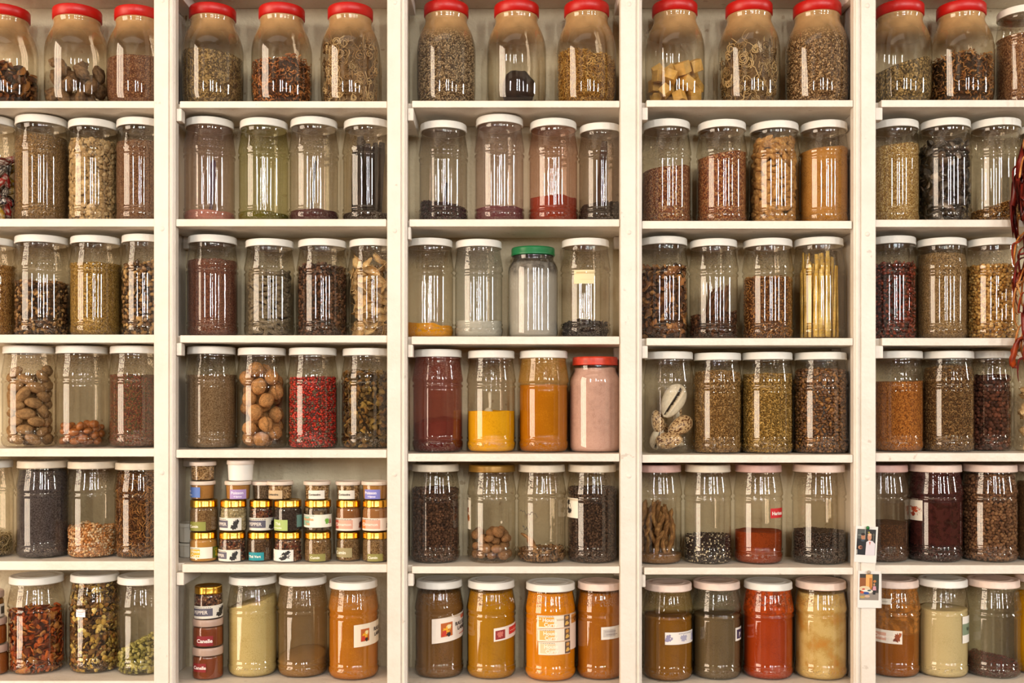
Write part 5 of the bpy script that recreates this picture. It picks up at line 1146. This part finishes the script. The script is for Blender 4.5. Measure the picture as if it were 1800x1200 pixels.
for x0, x1, i, lab, sc in ((471, 514, 13, 'tub of coriander seeds with tan sticker on the black tea pot', '#c8ac84'), (535.5, 580, 14, 'tub of coriander seeds with cream sticker on the mint tea pot', '#e8e0d0'), (591, 634, 15, 'tub of coriander seeds with cream sticker between two taller stacks', '#e6dccb')):
    j = small('tub', x0, x1, 846.5, 879.5, tops[i] + .0003, lab, ('low', CORI, .78, 1.6), None, CLOUD, .045 if i < 15 else .055, desc='coriander seeds', cname='coriander_seeds')
    xa = {13: 473, 14: 543, 15: 596}[i]; sticker(j, xa, xa + 27 - (4 if i == 13 else 0), 861.5, 879, sc, [], [('Coriandre', .04, .42, .24, '#3c342c')])
j = small('tub', 637, 682, 846.5, 879.5, tops[16] + .0003, 'frosted-lidded tub of brown powder with violet sticker beside the post', ('powder', POIS, .78), None, CLOUD, .045, desc='brown powder', cname='ground_spice')
sticker(j, 642, 668, 860, 878, '#7c7cc4', [], [('Poisson', .06, .52, .30, '#f0ecf8'), ('4 Epices', .25, .18, .18, '#f0ecf8')])
# white tubs behind, against the divider
WT = plain('greyish_white_tub', '#d8d2c4', .45)
a_ = small('tub', 315, 353, 955, 989, ZS, 'lower white tub half hidden behind the lemon-stickered curry pot', None, WT, WT, .108)
small('tub', 315, 353, 920, 954, a_.z0 + a_.H + .0003, 'upper white tub half hidden behind the upper cumin pot', None, WT, WT, .108)
# stack at the left of the bottom shelf, second bay
zb = Z(EDGE[1][5][0]); RED = ['#783819', '#844220', '#682e15']
CLR = plain('clear_screw_lid', '#b89c8c', .25)
c1 = small('twist', 339, 392, 1140, 1186, zb, 'lower pot of red-brown cinnamon with dark red sticker, bottom shelf', ('powder', RED, .7), None, CLR, .06, row=5, desc='red-brown powder', cname='ground_cinnamon')
sticker(c1, 342, 362, 1165, 1180, '#8c1c20', [], [('Canelle', .1, .34, .38, '#f4e8e0')])
c2 = small('twist', 339.5, 392, 1090, 1139, c1.z0 + c1.H + .0003, 'middle pot of red-brown cinnamon with dark red sticker, bottom shelf', ('powder', RED, .7), None, CLR, .06, row=5, desc='red-brown powder', cname='ground_cinnamon')
sticker(c2, 347, 374, 1117, 1134, '#8c1c24', [], [('Canelle', .06, .34, .38, '#f4e8e0')])
c3 = small('gold', 342, 391, 1032, 1090, c2.z0 + c2.H + .0003, 'gold-lidded pot of peppercorns topping the cinnamon stack, bottom shelf', ('low', COFFEE, .76, 2.1), None, GOLD, .06, row=5, desc='mixed peppercorns', cname='mixed_peppercorns')
sticker(c3, 343, 391, 1064, 1087, '#e6dfd0', [(.0, .2, .55, .8, '#5c5866')] + PEPPIC, [('PEPPER', .06, .38, .28, '#dcd4cc'), ('~', .05, .86, .07, '#6c645c')], .1)
# stack cut by the frame, first bay
zb = Z(EDGE[0][5][0])
d1 = small('twist', -42, 13, 1137, 1186, zb, 'lowest brown spice pot cut by the frame, bottom shelf', ('powder', ['#8c5024', '#9a5c2c', '#7c441c'], .7), None, CLR, .06, bay=0, row=5, desc='brown powder', cname='ground_spice')
d2 = small('twist', -44, 10, 1090, 1137, d1.z0 + d1.H + .0003, 'middle brown spice pot cut by the frame, bottom shelf', ('powder', ['#944c1c', '#a05824', '#844016'], .7), None, CLR, .06, bay=0, row=5, desc='brown powder', cname='ground_spice')
d3 = small('twist', -46, 5, 1042, 1090, d2.z0 + d2.H + .0003, 'top pot with pale sticker cut by the frame, bottom shelf', ('powder', ['#8c5c24', '#9a682c', '#7c4f1c'], .7), None, CLR, .06, bay=0, row=5, desc='ochre powder', cname='ground_spice')
sticker(d3, -30, 4.6, 1064, 1086, '#dcd4c4', [(.7, .2, .95, .8, '#4a4438')])

# ------------------------------------------------------------------ instant photographs pinned to the fourth post
def inst(cx, cy, w_, h_, rot, label, pic, yoff):
    root = tag(empty('instant_photo', (X(cx, yoff), yoff, Z(cy, yoff))), label, 'photograph'); root.rotation_euler = (0, rot, 0)
    W, H = w_ * S, h_ * S
    b = MB(); b.box(-W / 2, W / 2, -.0008, 0, -H / 2, H / 2); obj('paper_frame', b.mesh('card', [plain('photo_card', '#e6e2dc', .4)]), root)
    V, F, M, mats = [], [], [], []
    x0, x1, z0, z1 = -W * .42, W * .42, -H * .29, H * .42
    def q(pts, c, k):
        m = flatcol(c)
        if m not in mats: mats.append(m)
        b = len(V); V.extend([(x0 + (x1 - x0) * u, -.0009 - .00006 * k, z0 + (z1 - z0) * v) for u, v in pts]); F.append([b + i for i in range(len(pts))]); M.append(mats.index(m))
    for k, (kind, *a) in enumerate(pic):
        if kind == 'r': u0, v0, u1, v1, c = a; q([(u0, v0), (u1, v0), (u1, v1), (u0, v1)], c, k)
        elif kind == 'e': u, v, ru, rv, c = a; q([(min(1, max(0, u + ru * math.cos(t * math.pi / 10))), min(1, max(0, v + rv * math.sin(t * math.pi / 10)))) for t in range(20)], c, k)
        else: pts, c = a; q(pts, c, k)
    obj('picture', mesh('picture', V, F, mats, False, M), root)
P1 = [('r', 0, 0, 1, 1, '#23211f'), ('r', 0, .62, .42, 1, '#4c504c'), ('r', .40, .6, .45, 1, '#8a8c84'), ('r', .05, .75, .38, .78, '#8a8c84'), ('r', .5, .78, .95, .80, '#6c5a34'), ('e', .62, .88, .06, .03, '#a89a3c'), ('r', .86, .5, .9, .85, '#5c5c54'), ('r', 0, .02, .08, .2, '#b8b4ac'),
      ('p', [(.06, 0), (.48, 0), (.52, .48), (.44, .58), (.3, .62), (.1, .58), (.02, .5)], '#15161a'), ('e', .32, .70, .11, .13, '#b07a58'), ('e', .31, .80, .11, .05, '#1a1412'), ('p', [(.2, .6), (.42, .6), (.4, .52), (.24, .52)], '#3a4450'),
      ('e', .2, .29, .12, .07, '#b8805c'), ('e', .24, .29, .08, .05, '#5c2a1c'),
      ('p', [(.48, 0), (.98, 0), (.98, .45), (.82, .56), (.62, .57), (.5, .5)], '#d8d0d4'), ('e', .66, .70, .11, .14, '#c89070'), ('e', .66, .80, .10, .05, '#d8b090'), ('p', [(.64, .52), (.74, .52), (.70, .38)], '#c06a5c')]
P2 = [('r', 0, 0, 1, 1, '#3a322c'), ('r', 0, 0, 1, .28, '#8c8278'), ('r', 0, .5, .38, .85, '#8c5024'), ('r', .32, .5, .66, .98, '#e0a860'), ('r', .50, .42, .64, .85, '#b8702c'), ('r', .68, .45, 1, .95, '#33382e'), ('e', .78, .72, .08, .05, '#b87434'),
      ('e', .25, .44, .3, .1, '#d8c4a0'), ('e', .5, .34, .2, .07, '#e0d8c8'), ('e', .15, .3, .12, .05, '#c45020'), ('e', .35, .27, .15, .05, '#2c4a8c'), ('e', .3, .36, .16, .04, '#e8e0d0'), ('e', .5, .37, .1, .03, '#3c5c54'), ('e', .15, .12, .14, .05, '#b89a54'), ('e', .4, .15, .14, .05, '#c8a88c'), ('e', .2, .42, .08, .03, '#b83c2c'),
      ('p', [(.66, .38), (.86, .38), (.84, .54), (.70, .54)], '#c8909c'), ('e', .75, .60, .05, .05, '#b88460'), ('r', .69, .22, .82, .38, '#1c1a1a')]
inst(1529.5, 1038, 39.5, 60, .0, 'blank-edged instant photo tucked behind the market snapshot', [('r', 0, 0, 1, 1, '#4a4038'), ('e', .5, .5, .3, .3, '#8c6c4c')], -.0075)
inst(1522, 956.5, 39, 63.5, .055, 'instant photo of two people, one in black, one in white, on the post', P1, -.0075)
inst(1527.5, 1035.5, 40, 64.5, .018, 'instant photo of a colourful market scene pinned below the portrait', P2, -.0092)
def pin(px, py, col, y, label):
    V, F = lathe([(.0001, .0062), (.0026, .0058), (.0036, .0045), (.0036, .0030), (.0024, .0015), (.0016, .0), (.0001, .0)], 20)
    V = [(v[0], -v[2], v[1]) for v in V]; F = [f[::-1] for f in F]
    o = obj('push_pin', mesh('pin', V, F, [plain('pin_' + col, col, .25)]), None, (X(px, y), y, Z(py, y))); tag(o, label, 'pin')
pin(1524.4, 927, '#1f6a34', -.0095, 'round green push pin holding the photo of two people')
pin(1526.5, 1005, '#a89888', -.0110, 'round grey-brown push pin holding the market photo')

# ------------------------------------------------------------------ bunch of dried chillies hanging in front of the fifth bay
root = tag(empty('dried_chilli_bunch', (X(1807, -.035), -.035, Z(640))), 'long hanging bunch of dried chillies and orange husks at the frame edge', 'chillies')
rs = np.random.default_rng(12)
CH = [['#8c2c10', '#a84416', '#6a1c0c'], ['#a8642c', '#c4823c', '#8a4a1c'], ['#5c1410', '#741c12', '#400c0a'], ['#b8743c', '#a05c28', '#cc9458']]
cz = Z(235) - Z(640)
V, F = tube_t(np.stack([.002 * np.sin(np.linspace(0, 9, 30)), 0 * np.linspace(0, 1, 30), np.linspace(-.02, cz + .10, 30)], 1), .0022, 6)
obj('cord', mesh('cord', V, F, [plain('hemp_cord', '#8a6a3c', .8)]), root)
for i in range(84):
    z = rs.uniform(.02, cz + .02); a = rs.uniform(0, 6.28); L_ = rs.uniform(.05, .11); n = 12; t = np.linspace(0, 1, n)
    out_ = .004 + .022 * np.sin(t * 2.4) * rs.uniform(.5, 1.3); aa = a + rs.uniform(-1, 1) * t * 1.6
    p = np.stack([out_ * np.cos(aa), out_ * np.sin(aa), z - t * L_ + .008 * np.sin(t * 8 + i)], 1)
    fat = i % 3 == 0
    r_ = (.0055 if fat else .0018) * np.sin(np.clip(t * 2.9 + .2, 0, 3.1)) + .0006
    V, F = tube_t(p, r_, 8 if fat else 5)
    if fat: V = V * (1 + .05 * rs.normal(size=(len(V), 1)))
    obj('chilli_pepper' if fat else 'dried_husk', mesh('chilli', V, F, [SHINY if fat else TINT], True, None, pal(CH[int(rs.integers(0, 4))] if not fat else CH[2 if i % 2 else 0], len(V), rs, .15)), root)
